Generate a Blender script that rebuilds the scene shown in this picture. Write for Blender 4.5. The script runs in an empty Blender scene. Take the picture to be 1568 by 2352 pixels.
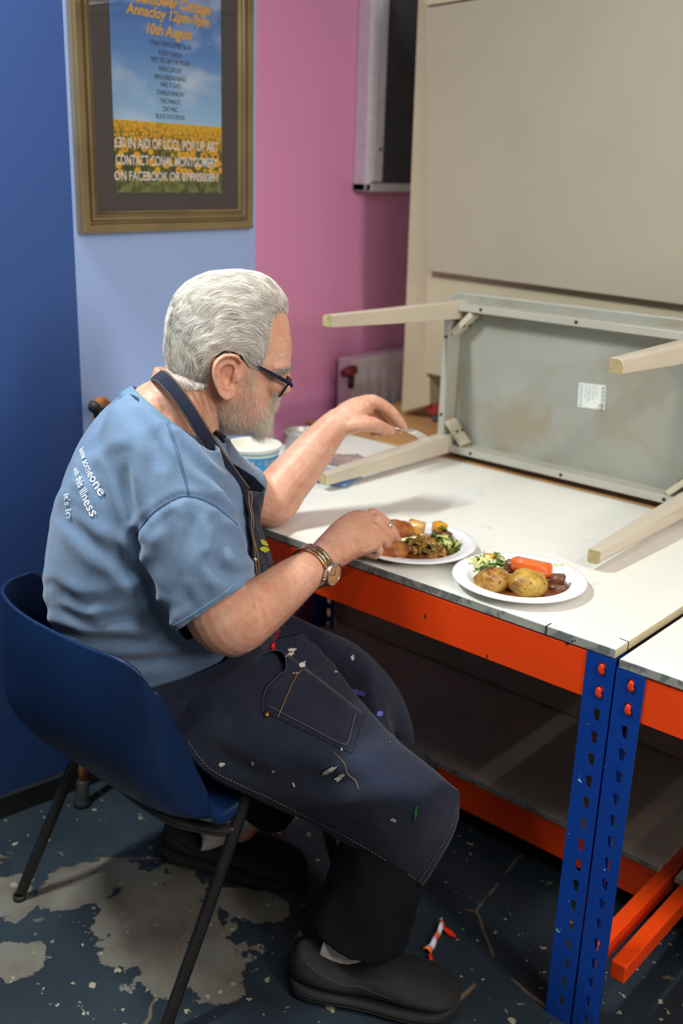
import bpy, bmesh, math, random
import numpy as np
from mathutils import Vector, Matrix, noise
from mathutils.bvhtree import BVHTree
from mathutils.geometry import delaunay_2d_cdt

scene = bpy.context.scene
COL = scene.collection
rng = random.Random(7)
nrng = np.random.default_rng(11)

# ------------------------------------------------------------ camera
CAMH = 1.5
RC = np.array([[0.7457, 0.6656, 0.0307], [0.2313, -0.2154, -0.9488], [-0.6249, 0.7146, -0.3145]])  # right, down, forward
FPX = 2369.0
CP = np.array([0.0, 0.0, CAMH])
cam_data = bpy.data.cameras.new('camera')
cam = bpy.data.objects.new('camera', cam_data)
COL.objects.link(cam)
m = Matrix(((RC[0][0], -RC[1][0], -RC[2][0]), (RC[0][1], -RC[1][1], -RC[2][1]), (RC[0][2], -RC[1][2], -RC[2][2])))
cam.matrix_world = Matrix.Translation(Vector(CP)) @ m.to_quaternion().to_matrix().to_4x4()
cam_data.sensor_fit = 'VERTICAL'
cam_data.sensor_height = 36.0
cam_data.lens = FPX * 36.0 / 2352.0
cam_data.clip_start = 0.05
cam_data.dof.use_dof = True
cam_data.dof.focus_distance = 1.72
cam_data.dof.aperture_fstop = 2.8
scene.camera = cam

# ------------------------------------------------------------ view, world, room tubes, added fill lights
scene.view_settings.view_transform = 'Standard'
scene.view_settings.look = 'None'
scene.view_settings.exposure = 0.1
scene.view_settings.gamma = 1.0
scene.view_settings.use_curve_mapping = False
world = bpy.data.worlds.new('world')
scene.world = world
world.use_nodes = True
world.node_tree.nodes['Background'].inputs[0].default_value = (0.5, 0.55, 0.6, 1)
world.node_tree.nodes['Background'].inputs[1].default_value = 0.02


def tube_or_fill_light(name, loc, size, energy, color, rotz=0.0):
    d = bpy.data.lights.new(name, 'AREA')
    d.shape = 'RECTANGLE'
    d.size, d.size_y = size
    d.energy = energy
    d.color = color
    o = bpy.data.objects.new(name, d)
    COL.objects.link(o)
    o.location = loc
    o.rotation_euler = (0, 0, rotz)
    return o


tube_or_fill_light('tube_or_fill', (-1.78, 0.40, 2.66), (0.10, 0.6), 58, (0.93, 1.0, 0.97), math.radians(10))
tube_or_fill_light('tube_or_fill', (-0.35, 0.9, 2.66), (0.16, 1.1), 7, (1.0, 0.88, 0.82), 0)
tube_or_fill_light('tube_or_fill', (0.75, 0.55, 2.60), (0.16, 1.2), 26, (1.0, 0.93, 0.86), 0)  # added general fill, lights the left walls from the front
sl = tube_or_fill_light('tube_or_fill', (1.9, 0.7, 2.45), (0.35, 1.3), 62, (1.0, 0.95, 0.93), 0)  # tilted soft fill added to brighten the left walls, not a real tube
sl.rotation_euler = (Vector((1.9, 0.7, 2.45)) - Vector((-1.9, 1.5, 1.15))).to_track_quat('Z', 'Y').to_euler()
tube_or_fill_light('tube_or_fill', (2.4, 6.35, 2.66), (0.16, 1.2), 30, (1.0, 0.97, 0.9), 1.2)


# ------------------------------------------------------------ helpers
def V(*a):
    return np.array(a if len(a) > 1 else a[0], dtype=float)


def nrm(v):
    v = np.asarray(v, float)
    return v / (np.linalg.norm(v) + 1e-12)


def ray(px, py):
    d = V((px - 784) / FPX, (py - 1176) / FPX, 1.0)
    return RC.T @ d


def atx(px, py, x):
    r = ray(px, py)
    return CP + r * (x - CP[0]) / r[0]


def aty(px, py, y):
    r = ray(px, py)
    return CP + r * (y - CP[1]) / r[1]


def atz(px, py, z):
    r = ray(px, py)
    return CP + r * (z - CP[2]) / r[2]


def onpl(px, py, c, n):
    r = ray(px, py)
    return CP + r * (np.dot(V(c) - CP, n) / np.dot(r, n))


def proj(w):
    w = np.asarray(w, float)
    c = (w - CP) @ RC.T
    return np.stack([784 + FPX * c[..., 0] / c[..., 2], 1176 + FPX * c[..., 1] / c[..., 2]], -1)


def tag(o, label=None, cat=None, group=None, kind=None):
    if label: o['label'] = label
    if cat: o['category'] = cat
    if group: o['group'] = group
    if kind: o['kind'] = kind
    return o


def empty(name, loc=(0, 0, 0), label=None, cat=None, group=None):
    o = bpy.data.objects.new(name, None)
    o.empty_display_size = 0.05
    COL.objects.link(o)
    o.location = Vector(loc)
    return tag(o, label, cat, group)


def link(name, me, mats=None, parent=None, smooth=False):
    o = bpy.data.objects.new(name, me)
    COL.objects.link(o)
    if mats is not None:
        if not isinstance(mats, (list, tuple)): mats = [mats]
        if len(me.materials): me.materials.clear()
        for mm in mats: me.materials.append(mm)
    if parent is not None:
        o.parent = parent
        o.matrix_parent_inverse = Matrix.Translation(-parent.location) if parent.type == 'EMPTY' and parent.parent is None else Matrix.Identity(4)
    if smooth:
        for p in me.polygons: p.use_smooth = True
    return o


def pydata(name, v, f):
    me = bpy.data.meshes.new(name)
    me.from_pydata([tuple(map(float, p)) for p in v], [], [tuple(map(int, q)) for q in f])
    me.update()
    return me


class MB:
    """collects geometry for one mesh"""
    def __init__(s):
        s.v, s.f, s.m = [], [], []

    def add(s, v, f, mi=0):
        n = len(s.v)
        s.v += [tuple(map(float, p)) for p in v]
        s.f += [tuple(int(i) + n for i in q) for q in f]
        s.m += [mi] * len(f)
        return s

    def box(s, c, size, R=None, mi=0, taper=None, bev=0.0):
        bm = bmesh.new()
        bmesh.ops.create_cube(bm, size=1)
        for v in bm.verts:
            if taper and v.co.z > 0:
                v.co.x *= taper[0]; v.co.y *= taper[1]
            v.co = Vector((v.co.x * size[0], v.co.y * size[1], v.co.z * size[2]))
        if bev > 0:
            bmesh.ops.bevel(bm, geom=list(bm.edges), offset=bev, segments=2, profile=0.5, affect='EDGES')
        vs = np.array([v.co[:] for v in bm.verts])
        if R is not None: vs = vs @ np.array(R).T
        vs = vs + V(c)
        bm.verts.index_update()
        s.add(vs, [[v.index for v in f.verts] for f in bm.faces], mi)
        bm.free()
        return s

    def tube(s, pts, rad, n=12, mi=0, flat=None, up=None, cap=True):
        """pts polyline, rad scalar/list; flat = second radius factor; up = reference for the first radius axis"""
        pts = np.array(pts, float)
        k = len(pts)
        rad = np.broadcast_to(np.array(rad, float), (k,)) if np.ndim(rad) < 1 or len(np.atleast_1d(rad)) == k else rad
        fl = np.ones(k) if flat is None else np.broadcast_to(np.array(flat, float), (k,))
        t = np.gradient(pts, axis=0)
        t /= np.linalg.norm(t, axis=1)[:, None] + 1e-12
        a = V(up) if up is not None else (V(0, 0, 1) if abs(t[0][2]) < 0.9 else V(1, 0, 0))
        rings = []
        for i in range(k):
            a = a - t[i] * np.dot(a, t[i])
            a = nrm(a)
            b = np.cross(t[i], a)
            th = np.arange(n) * 2 * math.pi / n
            rings.append(pts[i] + rad[i] * (np.outer(np.cos(th), a) + fl[i] * np.outer(np.sin(th), b)))
        s.rings(rings, cap, mi)
        return s

    def rings(s, rings, cap=True, mi=0, closed=False):
        n = len(rings[0]); k = len(rings)
        v = [p for r in rings for p in r]
        f = []
        for i in range(k - 1 + (1 if closed else 0)):
            for j in range(n):
                a, b = i * n + j, i * n + (j + 1) % n
                i2 = (i + 1) % k
                f.append((a, b, i2 * n + (j + 1) % n, i2 * n + j))
        if cap and not closed:
            c0, c1 = np.mean(rings[0], 0), np.mean(rings[-1], 0)
            v += [c0, c1]
            o = k * n
            for j in range(n):
                f.append((o, (j + 1) % n, j))
                f.append((o + 1, (k - 1) * n + j, (k - 1) * n + (j + 1) % n))
        s.add(v, f, mi)
        return s

    def grid(s, G, mi=0, closed_u=False):
        """G[i][j] points"""
        G = np.array(G, float)
        a, b = G.shape[:2]
        v = G.reshape(-1, 3)
        f = []
        for i in range(a - 1):
            for j in range(b - 1 + (1 if closed_u else 0)):
                j2 = (j + 1) % b
                f.append((i * b + j, i * b + j2, (i + 1) * b + j2, (i + 1) * b + j))
        s.add(v, f, mi)
        return s

    def mesh(s, name):
        me = bpy.data.meshes.new(name)
        me.from_pydata(s.v, [], s.f)
        if any(s.m): me.polygons.foreach_set('material_index', s.m)
        bm = bmesh.new(); bm.from_mesh(me)
        bmesh.ops.recalc_face_normals(bm, faces=bm.faces)
        bm.to_mesh(me); bm.free()
        me.update()
        return me

    def build(s, name, mats, parent=None, smooth=False, bevel=0.0, subd=0, solid=0.0, sharp=None):
        me = s.mesh(name)
        o = link(name, me, mats, parent, smooth)
        if solid:
            q = o.modifiers.new('solidify', 'SOLIDIFY'); q.thickness = solid; q.offset = 0
        if bevel:
            q = o.modifiers.new('bevel', 'BEVEL'); q.width = bevel; q.segments = 2; q.limit_method = 'ANGLE'
        if subd:
            q = o.modifiers.new('sub', 'SUBSURF'); q.levels = subd; q.render_levels = subd
        if sharp is not None: shade_auto(me, sharp)
        return o


def shade_auto(me, deg=35):
    for p in me.polygons: p.use_smooth = True
    bm = bmesh.new(); bm.from_mesh(me)
    for e in bm.edges:
        if len(e.link_faces) == 2 and e.calc_face_angle(0) > math.radians(deg): e.smooth = False
    bm.to_mesh(me); bm.free()


def cr(P, k=8):
    """Catmull-Rom through rows of P (any trailing shape), k steps per span"""
    P = np.array(P, float)
    n = len(P)
    out = []
    for i in range(n - 1):
        p0, p1, p2, p3 = P[max(i - 1, 0)], P[i], P[i + 1], P[min(i + 2, n - 1)]
        for s in range(k):
            t = s / k
            out.append(0.5 * ((2 * p1) + (-p0 + p2) * t + (2 * p0 - 5 * p1 + 4 * p2 - p3) * t * t + (-p0 + 3 * p1 - 3 * p2 + p3) * t ** 3))
    out.append(P[-1])
    return np.array(out)


def bicr(G, ku=6, kv=6):
    G = np.array(G, float)
    A = cr(G, ku)
    return cr(A.transpose(1, 0, 2), kv).transpose(1, 0, 2)


def lathe(prof, n=48, c=(0, 0, 0)):
    rings = []
    for r, z in prof:
        th = np.arange(n) * 2 * math.pi / n
        rings.append(np.stack([r * np.cos(th) + c[0], r * np.sin(th) + c[1], np.full(n, z + c[2])], -1))
    return rings


def evaluated(o):
    dg = bpy.context.evaluated_depsgraph_get()
    dg.update()
    me = bpy.data.meshes.new_from_object(o.evaluated_get(dg), depsgraph=dg)
    return me


def voxel(mb, size, smooth=4, fac=0.5):
    """closed overlapping pieces -> one continuous surface"""
    o = link('tmp', mb.mesh('tmp'))
    q = o.modifiers.new('r', 'REMESH'); q.mode = 'VOXEL'; q.voxel_size = size
    if smooth:
        q = o.modifiers.new('s', 'SMOOTH'); q.factor = fac; q.iterations = smooth
    me = evaluated(o)
    bpy.data.objects.remove(o)
    return me


def mverts(me):
    a = np.empty(len(me.vertices) * 3)
    me.vertices.foreach_get('co', a)
    return a.reshape(-1, 3)


def mnormals(me):
    return np.array([v.normal[:] for v in me.vertices])


def setverts(me, v):
    me.vertices.foreach_set('co', np.asarray(v, float).ravel())
    me.update()


def seg_dist(P, line):
    """distance of points P (n,k) to polyline, and signed side for 2-D"""
    best = np.full(len(P), 1e9)
    for a, b in zip(line[:-1], line[1:]):
        a, b = V(a), V(b)
        ab = b - a
        t = np.clip(((P - a) @ ab) / (ab @ ab + 1e-12), 0, 1)
        d = np.linalg.norm(P - (a + t[:, None] * ab), axis=1)
        best = np.minimum(best, d)
    return best


def inpoly(P, poly):
    x, y = P[:, 0], P[:, 1]
    r = np.zeros(len(P), bool)
    n = len(poly)
    for i in range(n):
        (x1, y1), (x2, y2) = poly[i], poly[(i + 1) % n]
        c = ((y1 > y) != (y2 > y)) & (x < (x2 - x1) * (y - y1) / (y2 - y1 + 1e-12) + x1)
        r ^= c
    return r


def fbm(P, scale, seed=0, oct=3):
    out = np.zeros(len(P))
    for i, p in enumerate(P):
        s = 0; a = 1; q = Vector((p[0] * scale + seed * 7.3, p[1] * scale - seed * 3.1, p[2] * scale + seed))
        for _ in range(oct):
            s += a * noise.noise(q); a *= 0.5; q = q * 2.03
        out[i] = s
    return out


# ------------------------------------------------------------ materials
def srgb(r, g, b):
    return tuple(((c / 255) / 12.92 if c / 255 <= 0.04045 else ((c / 255 + 0.055) / 1.055) ** 2.4) for c in (r, g, b))


class N:
    """tiny node helper"""
    def __init__(s, name):
        s.mat = bpy.data.materials.new(name)
        s.mat.use_nodes = True
        s.nt = s.mat.node_tree
        s.b = s.nt.nodes['Principled BSDF']
        s.out = s.nt.nodes['Material Output']
        s.tc = s.nt.nodes.new('ShaderNodeTexCoord')

    def n(s, t, **k):
        x = s.nt.nodes.new('ShaderNode' + t)
        for a, b in k.items(): setattr(x, a, b)
        return x

    def l(s, a, b):
        s.nt.links.new(a, b)

    def coord(s, scale=(1, 1, 1), loc=(0, 0, 0), rot=(0, 0, 0), kind='Object'):
        mp = s.n('Mapping')
        mp.inputs['Scale'].default_value = scale
        mp.inputs['Location'].default_value = loc
        mp.inputs['Rotation'].default_value = rot
        s.l(s.tc.outputs[kind], mp.inputs[0])
        return mp.outputs[0]

    def noise(s, scale, detail=4, rough=0.55, vec=None, dist=0.0):
        x = s.n('TexNoise')
        x.inputs['Scale'].default_value = scale
        x.inputs['Detail'].default_value = detail
        x.inputs['Roughness'].default_value = rough
        x.inputs['Distortion'].default_value = dist
        s.l(vec if vec is not None else s.tc.outputs['Object'], x.inputs['Vector'])
        return x.outputs['Fac']

    def ramp(s, fac, stops, interp='LINEAR'):
        x = s.n('ValToRGB')
        x.color_ramp.interpolation = interp
        e = x.color_ramp.elements
        while len(e) < len(stops): e.new(0.5)
        for i, (p, c) in enumerate(stops):
            e[i].position = p
            c = (c, c, c) if isinstance(c, (int, float)) else c
            e[i].color = (c[0], c[1], c[2], 1)
        s.l(fac, x.inputs[0])
        return x.outputs[0]

    def mix(s, fac, a, b, mode='MIX'):
        x = s.n('Mix', data_type='RGBA', blend_type=mode)
        for i, q in ((0, fac), (6, a), (7, b)):
            if isinstance(q, (int, float)): x.inputs[i].default_value = q
            elif isinstance(q, (tuple, list)): x.inputs[i].default_value = (*q[:3], 1)
            else: s.l(q, x.inputs[i])
        return x.outputs[2]

    def math(s, op, a, b=None, c=None, clamp=False):
        x = s.n('Math', operation=op, use_clamp=clamp)
        for i, q in enumerate((a, b, c)):
            if q is None: continue
            if isinstance(q, (int, float)): x.inputs[i].default_value = q
            else: s.l(q, x.inputs[i])
        return x.outputs[0]

    def col(s, c):
        if isinstance(c, (tuple, list)): s.b.inputs['Base Color'].default_value = (*c[:3], 1)
        else: s.l(c, s.b.inputs['Base Color'])
        return s

    def set(s, **k):
        for a, q in k.items():
            inp = s.b.inputs[{'rough': 'Roughness', 'metal': 'Metallic', 'spec': 'Specular IOR Level', 'coat': 'Coat Weight', 'sheen': 'Sheen Weight', 'sss': 'Subsurface Weight', 'trans': 'Transmission Weight', 'alpha': 'Alpha', 'ior': 'IOR', 'coatr': 'Coat Roughness'}[a]]
            if isinstance(q, (int, float)): inp.default_value = q
            else: s.l(q, inp)
        return s

    def bump(s, h, strength=0.3, dist=0.002, prev=None):
        x = s.n('Bump')
        x.inputs['Strength'].default_value = strength
        x.inputs['Distance'].default_value = dist
        s.l(h, x.inputs['Height'])
        if prev is not None: s.l(prev, x.inputs['Normal'])
        s.l(x.outputs[0], s.b.inputs['Normal'])
        return x.outputs[0]

    def xyz(s, kind='Object'):
        x = s.n('SeparateXYZ')
        s.l(s.tc.outputs[kind], x.inputs[0])
        return x.outputs


def plain(name, c, rough=0.5, metal=0.0, var=0.08, scale=12, bump=0.0, bscale=80, **k):
    q = N(name)
    nz = q.noise(scale, 5)
    lo = tuple(x * (1 - var) for x in c); hi = tuple(min(1, x * (1 + var)) for x in c)
    q.col(q.ramp(nz, [(0.3, lo), (0.7, hi)]))
    q.set(rough=rough, metal=metal, **k)
    if bump: q.bump(q.noise(bscale, 3), bump, 0.001)
    return q.mat


def paint(name, c, rough=0.45, chips=None, chipscale=14, th=0.70, dirt=0.12):
    """painted surface with chips and grime of their own shape"""
    q = N(name)
    base = q.ramp(q.noise(2.5, 6), [(0.3, tuple(x * (1 - dirt) for x in c)), (0.7, c)])
    if chips:
        msk = q.ramp(q.noise(chipscale, 6, 0.6), [(th, 0), (th + 0.015, 1)])
        base = q.mix(msk, base, chips)
    q.col(base).set(rough=rough)
    q.bump(q.noise(60, 3), 0.08, 0.001)
    return q.mat
# ------------------------------------------------------------ room
K = V(-1.96, 1.335, 0)                       # corner between the dark and the pale blue wall
W1 = V(-2.007, 1.92, 0)                      # pale blue wall ends, pink alcove begins
wd = nrm(W1 - K); wn = V(wd[1], -wd[0], 0)   # along wall, out of wall into room
dd = nrm(V(-0.14, -0.99, 0)); K2 = K + dd * 4.2
ZC = 2.72


def wall(name, a, b, mat, z0=0, z1=ZC, th=0.06, side=-1):
    a, b = V(a), V(b)
    d = nrm(b - a); n = V(d[1], -d[0], 0) * side
    mb = MB()
    A, B, Cc, D = a, b, b + n * th, a + n * th
    vs = [(*p[:2], z) for z in (z0, z1) for p in (A, B, Cc, D)]
    mb.add(vs, [(0, 1, 2, 3), (4, 5, 6, 7), (0, 1, 5, 4), (1, 2, 6, 5), (2, 3, 7, 6), (3, 0, 4, 7)])
    return tag(mb.build(name, mat), kind='structure')


def wallmat(name, c, var=0.05):
    q = N(name)
    nz = q.noise(1.6, 5)
    base = q.ramp(nz, [(0.3, tuple(x * (1 - var) for x in c)), (0.7, c)])
    sc = q.ramp(q.noise(30, 6, 0.6), [(0.735, 0), (0.75, 1)])
    base = q.mix(sc, base, tuple(x * 0.55 for x in c))
    q.col(base).set(rough=0.42, spec=0.35)
    q.bump(q.noise(45, 4), 0.12, 0.001)
    return q.mat


M_pale = wallmat('pale_blue_wall_paint', srgb(160, 184, 232))
M_blue = wallmat('deep_blue_wall_paint', srgb(48, 77, 134))
M_pink = wallmat('pink_wall_paint', srgb(236, 156, 200))
M_cream = wallmat('cream_wall_paint', srgb(214, 206, 184))
wall('wall_left_front', K2, K, M_blue, side=-1)
wall('wall_left', K, W1, M_pale, side=-1)
W2 = V(-2.25, 1.94, 0)
wall('wall_left_return', W1, W2, M_pale, side=-1)
wall('wall_left_alcove', (-2.25, 1.93, 0), (-2.25, 8, 0), M_pink, side=-1)
wall('wall_back', (-2.3, 8, 0), (4, 8, 0), M_cream, side=-1)
wall('wall_right', (4, 8, 0), (4, -2.9, 0), M_cream, side=-1)
wall('wall_front', (4, -2.85, 0), (-2.6, -2.85, 0), M_cream, side=-1)
mb = MB(); mb.box((0.7, 2.6, ZC + 0.03), (6.8, 11.2, 0.06))
tag(mb.build('ceiling', plain('ceiling_white', (0.7, 0.7, 0.68), 0.8)), kind='structure')

# floor: blue-grey floor paint, worn through in large patches and small chips
q = N('worn_floor_paint')
vec = q.coord()
paintc = q.ramp(q.noise(5, 5, vec=vec), [(0.3, srgb(33, 41, 49)), (0.7, srgb(42, 53, 61))])
conc = q.ramp(q.noise(9, 6, vec=vec), [(0.3, srgb(84, 78, 70)), (0.55, srgb(106, 102, 92)), (0.8, srgb(100, 112, 108))])
sep = q.n('SeparateXYZ'); q.l(vec, sep.inputs[0])
total = None
for (cx_, cy_, rx, ry, rot) in [(-1.64, 1.06, .13, .07, 1.2), (-1.49, 1.13, .10, .12, 0.3), (-1.40, 1.10, .13, .13, 0.8), (-1.28, 1.08, .12, .09, 0.4), (-1.72, .93, .08, .06, 0), (-1.33, 1.27, .09, .05, 0.5), (-1.55, .84, .07, .05, .6), (-1.395, 1.0, .06, .04, .9)]:
    dx = q.math('SUBTRACT', sep.outputs[0], cx_); dy = q.math('SUBTRACT', sep.outputs[1], cy_)
    c_, s_ = math.cos(rot), math.sin(rot)
    u = q.math('DIVIDE', q.math('ADD', q.math('MULTIPLY', dx, c_), q.math('MULTIPLY', dy, s_)), rx)
    w = q.math('DIVIDE', q.math('SUBTRACT', q.math('MULTIPLY', dy, c_), q.math('MULTIPLY', dx, s_)), ry)
    r2 = q.math('SUBTRACT', 1.0, q.math('SQRT', q.math('ADD', q.math('MULTIPLY', u, u), q.math('MULTIPLY', w, w))))
    total = r2 if total is None else q.math('MAXIMUM', total, r2)
nb = q.math('SUBTRACT', q.noise(11, 7, 0.62, vec=vec), 0.5)
patch = q.ramp(q.math('ADD', total, q.math('MULTIPLY', nb, 2.1)), [(0.0, 0), (0.012, 1)])
holes = q.ramp(q.noise(26, 5, 0.6, vec=vec), [(0.66, 1), (0.68, 0)])
patch = q.math('MULTIPLY', patch, holes)
chips = q.ramp(q.noise(38, 4, 0.55, vec=vec), [(0.652, 0), (0.662, 1)])
chips2 = q.ramp(q.noise(9, 7, 0.7, vec=vec, dist=0.4), [(0.655, 0), (0.665, 1)])
chipreg = q.ramp(q.noise(2.2, 2, vec=vec), [(0.40, 0), (0.5, 1)])
chips = q.math('MULTIPLY', chips, chipreg)
c1 = q.mix(patch, paintc, conc)
c1 = q.mix(chips2, c1, srgb(112, 100, 84))
c1 = q.mix(chips, c1, srgb(150, 146, 122))
# cracks
vor = q.n('TexVoronoi', feature='DISTANCE_TO_EDGE'); vor.inputs['Scale'].default_value = 1.7
mp = q.n('Mapping'); q.l(q.mix(0.06, vec, q.noise(4, 4, vec=vec), 'ADD'), mp.inputs[0]); q.l(mp.outputs[0], vor.inputs['Vector'])
crack = q.math('MULTIPLY', q.ramp(vor.outputs['Distance'], [(0.002, 1), (0.006, 0)]), q.ramp(q.noise(7, 5, vec=vec), [(0.5, 0), (0.56, 1)]))
c1 = q.mix(crack, c1, srgb(112, 98, 78))
q.col(c1).set(rough=q.ramp(patch, [(0, 0.42), (1, 0.75)]), spec=0.35)
q.bump(q.math('ADD', q.math('MULTIPLY', patch, -1.0), q.math('MULTIPLY', q.noise(60, 4, vec=vec), 0.25)), 0.5, 0.0015)
M_floor = q.mat
mb = MB(); mb.box((0.7, 2.6, -0.03), (6.8, 11.2, 0.06))
tag(mb.build('floor', M_floor), kind='structure')

M_black = plain('black_skirting_paint', (0.012, 0.012, 0.012), 0.5)
for nm, a, b in (('baseboard_left_front', K2, K), ('baseboard_left', K, W1)):
    d = nrm(V(b) - V(a)); n = V(d[1], -d[0], 0)
    if nm.endswith('front'): b = V(b) + d * 0.0
    mb = MB()
    A, B = V(a), V(b)
    n_in = -n if False else n
    vs = [(*p[:2], z) for z in (0.0, 0.055) for p in (A + n_in * 0.001, B + n_in * 0.001, B + n_in * 0.016, A + n_in * 0.016)]
    mb.add(vs, [(0, 1, 2, 3), (4, 5, 6, 7), (0, 1, 5, 4), (1, 2, 6, 5), (2, 3, 7, 6), (3, 0, 4, 7)])
    tag(mb.build(nm, M_black), kind='structure')

# ------------------------------------------------------------ racking bench
M_steelblue = paint('blue_powder_coat', srgb(4, 58, 146), 0.4, srgb(190, 200, 205), 34, 0.70)
M_orange = paint('orange_powder_coat', srgb(240, 70, 12), 0.38, srgb(70, 45, 40), 26, 0.685)
M_orange_in = paint('orange_lug', srgb(232, 66, 32), 0.35)
q = N('white_laminate')
bs = q.ramp(q.noise(3, 6), [(0.3, srgb(232, 231, 220)), (0.7, srgb(238, 237, 228))])
scuff = q.ramp(q.noise(17, 8, 0.65, dist=0.6), [(0.62, 0), (0.70, 1)])
bs = q.mix(q.math('MULTIPLY', scuff, 0.35), bs, srgb(170, 168, 150))
q.col(bs).set(rough=0.33, spec=0.4)
M_lam = q.mat
q = N('grey_scuffed_board_edge')
bs = q.ramp(q.noise(6, 6), [(0.3, srgb(128, 133, 124)), (0.7, srgb(160, 164, 154))])
sc = q.ramp(q.noise(30, 8, 0.7, dist=0.5), [(0.50, 0), (0.545, 1)])
bs = q.mix(q.math('MULTIPLY', sc, 0.7), bs, srgb(80, 88, 92))
sc = q.ramp(q.noise(60, 3, 0.5), [(0.69, 0), (0.705, 1)])
bs = q.mix(sc, bs, srgb(28, 26, 26))
q.col(bs).set(rough=0.6)
M_edge = q.mat
q = N('yellowed_board_edge')
bs = q.ramp(q.noise(8, 6), [(0.3, srgb(178, 164, 128)), (0.7, srgb(200, 188, 152))])
sc = q.ramp(q.noise(60, 3, 0.5), [(0.70, 0), (0.72, 1)])
q.col(q.mix(sc, bs, srgb(60, 52, 44))).set(rough=0.6)
M_edge_y = q.mat


def board(name, x0, x1, y0, y1, zt, th, parent=None, side=None):
    mb = MB()
    mb.box(((x0 + x1) / 2, (y0 + y1) / 2, zt - th / 2), (x1 - x0, y1 - y0, th))
    me = mb.mesh(name)
    mi = []
    for p in me.polygons:
        n = p.normal
        mi.append(0 if n.z > 0.5 else (2 if n.x > 0.5 else 1))
    me.polygons.foreach_set('material_index', mi)
    o = link(name, me, [M_lam, M_edge, side or M_edge_y], parent)
    b = o.modifiers.new('b', 'BEVEL'); b.width = 0.0008; b.segments = 1
    return o


def keyhole(cx, cz):
    pts = []
    for a in np.linspace(-35, 215, 14): pts.append((cx + 0.0064 * math.cos(math.radians(a)), cz + 0.0055 + 0.0064 * math.sin(math.radians(a))))
    for a in np.linspace(195, 345, 8): pts.append((cx + 0.0012 + 0.0044 * math.cos(math.radians(a)), cz - 0.0080 + 0.0044 * math.sin(math.radians(a))))
    return pts


def holed_plate(name, x0, x1, z0, z1, y, th, holes):
    cu = bpy.data.curves.new('c', 'CURVE'); cu.dimensions = '2D'; cu.fill_mode = 'BOTH'; cu.extrude = th / 2
    for pts in [[(x0, z0), (x1, z0), (x1, z1), (x0, z1)]] + holes:
        sp = cu.splines.new('POLY'); sp.points.add(len(pts) - 1); sp.use_cyclic_u = True
        for i, p in enumerate(pts): sp.points[i].co = (p[0], p[1], 0, 1)
    o = bpy.data.objects.new('c', cu); COL.objects.link(o)
    me = evaluated(o); bpy.data.objects.remove(o)
    vv = mverts(me)
    setverts(me, np.stack([vv[:, 0], y - vv[:, 2], vv[:, 1]], -1))
    me.name = name
    return me


def join_me(name, meshes):
    bm = bmesh.new()
    for me in meshes: bm.from_mesh(me)
    me = bpy.data.meshes.new(name)
    bm.to_mesh(me); bm.free()
    return me


YB = 1.45      # front plane of the bench


def post(x0, x1, y, ztop, flange_left, parent, holes_from, n=17, pitch=0.0429, face=1):
    cx_ = (x0 + x1) / 2 + (0.004 if not flange_left else 0.002)
    hs = [keyhole(cx_, holes_from - i * pitch) for i in range(n + 1) if holes_from - i * pitch > 0.012]
    a = holed_plate('post', x0, x1, 0, ztop, y, 0.002, hs)
    mb = MB()
    xf = x0 + 0.001 if flange_left else x1 - 0.001
    mb.box((xf, y + face * 0.019, ztop / 2), (0.002, 0.036, ztop))
    mb.box((xf + (0.006 if flange_left else -0.006), y + face * 0.037, ztop / 2), (0.012, 0.002, ztop))
    me = join_me('post', [a, mb.mesh('f')])
    return link('post', me, M_steelblue, parent)


def beam(name, x0, x1, y, zt, zb, parent, face=1):
    """folded steel beam: tall web with rolled top and bottom lips"""
    mb = MB()
    prof = [(0.020, zt - 0.016), (0.020, zt), (0.002, zt), (0.0, zt - 0.004), (0.0, zb + 0.003), (0.003, zb), (0.022, zb), (0.022, zb + 0.010)]
    th = 0.0016
    inner = [(a + (th if i < 6 else 0), b - (th if i in (1, 2) else 0) + (th if i in (5, 6) else 0)) for i, (a, b) in enumerate(prof)]
    loop = prof + inner[::-1]
    rings = [[(x, y + face * a, b) for a, b in loop] for x in (x0, x1)]
    n = len(loop)
    mb.add(rings[0] + rings[1], [(i, (i + 1) % n, n + (i + 1) % n, n + i) for i in range(n)])
    return mb.build(name, M_orange, parent, bevel=0.0006)


def lugs(x, y, zs, parent):
    for z in zs:
        mb = MB()
        th = np.linspace(0, math.pi, 7)
        rings = []
        for a in th:
            r = 0.0048 * math.sin(a) + 0.0004
            rings.append([(x + r * 1.15 * math.cos(b), y - 0.002 - 0.0022 * math.sin(a) * (1 + 0.0 * math.cos(b)) - 0.0012 * abs(math.sin(b)), z - 0.010 * math.cos(a) + r * 0.2 * math.sin(b)) for b in np.arange(10) * 2 * math.pi / 10])
        mb.rings(rings)
        mb.box((x, y + 0.002, z), (0.014, 0.003, 0.028), bev=0.001)
        mb.build('connector_lug', M_orange_in, parent, smooth=True)


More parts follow.
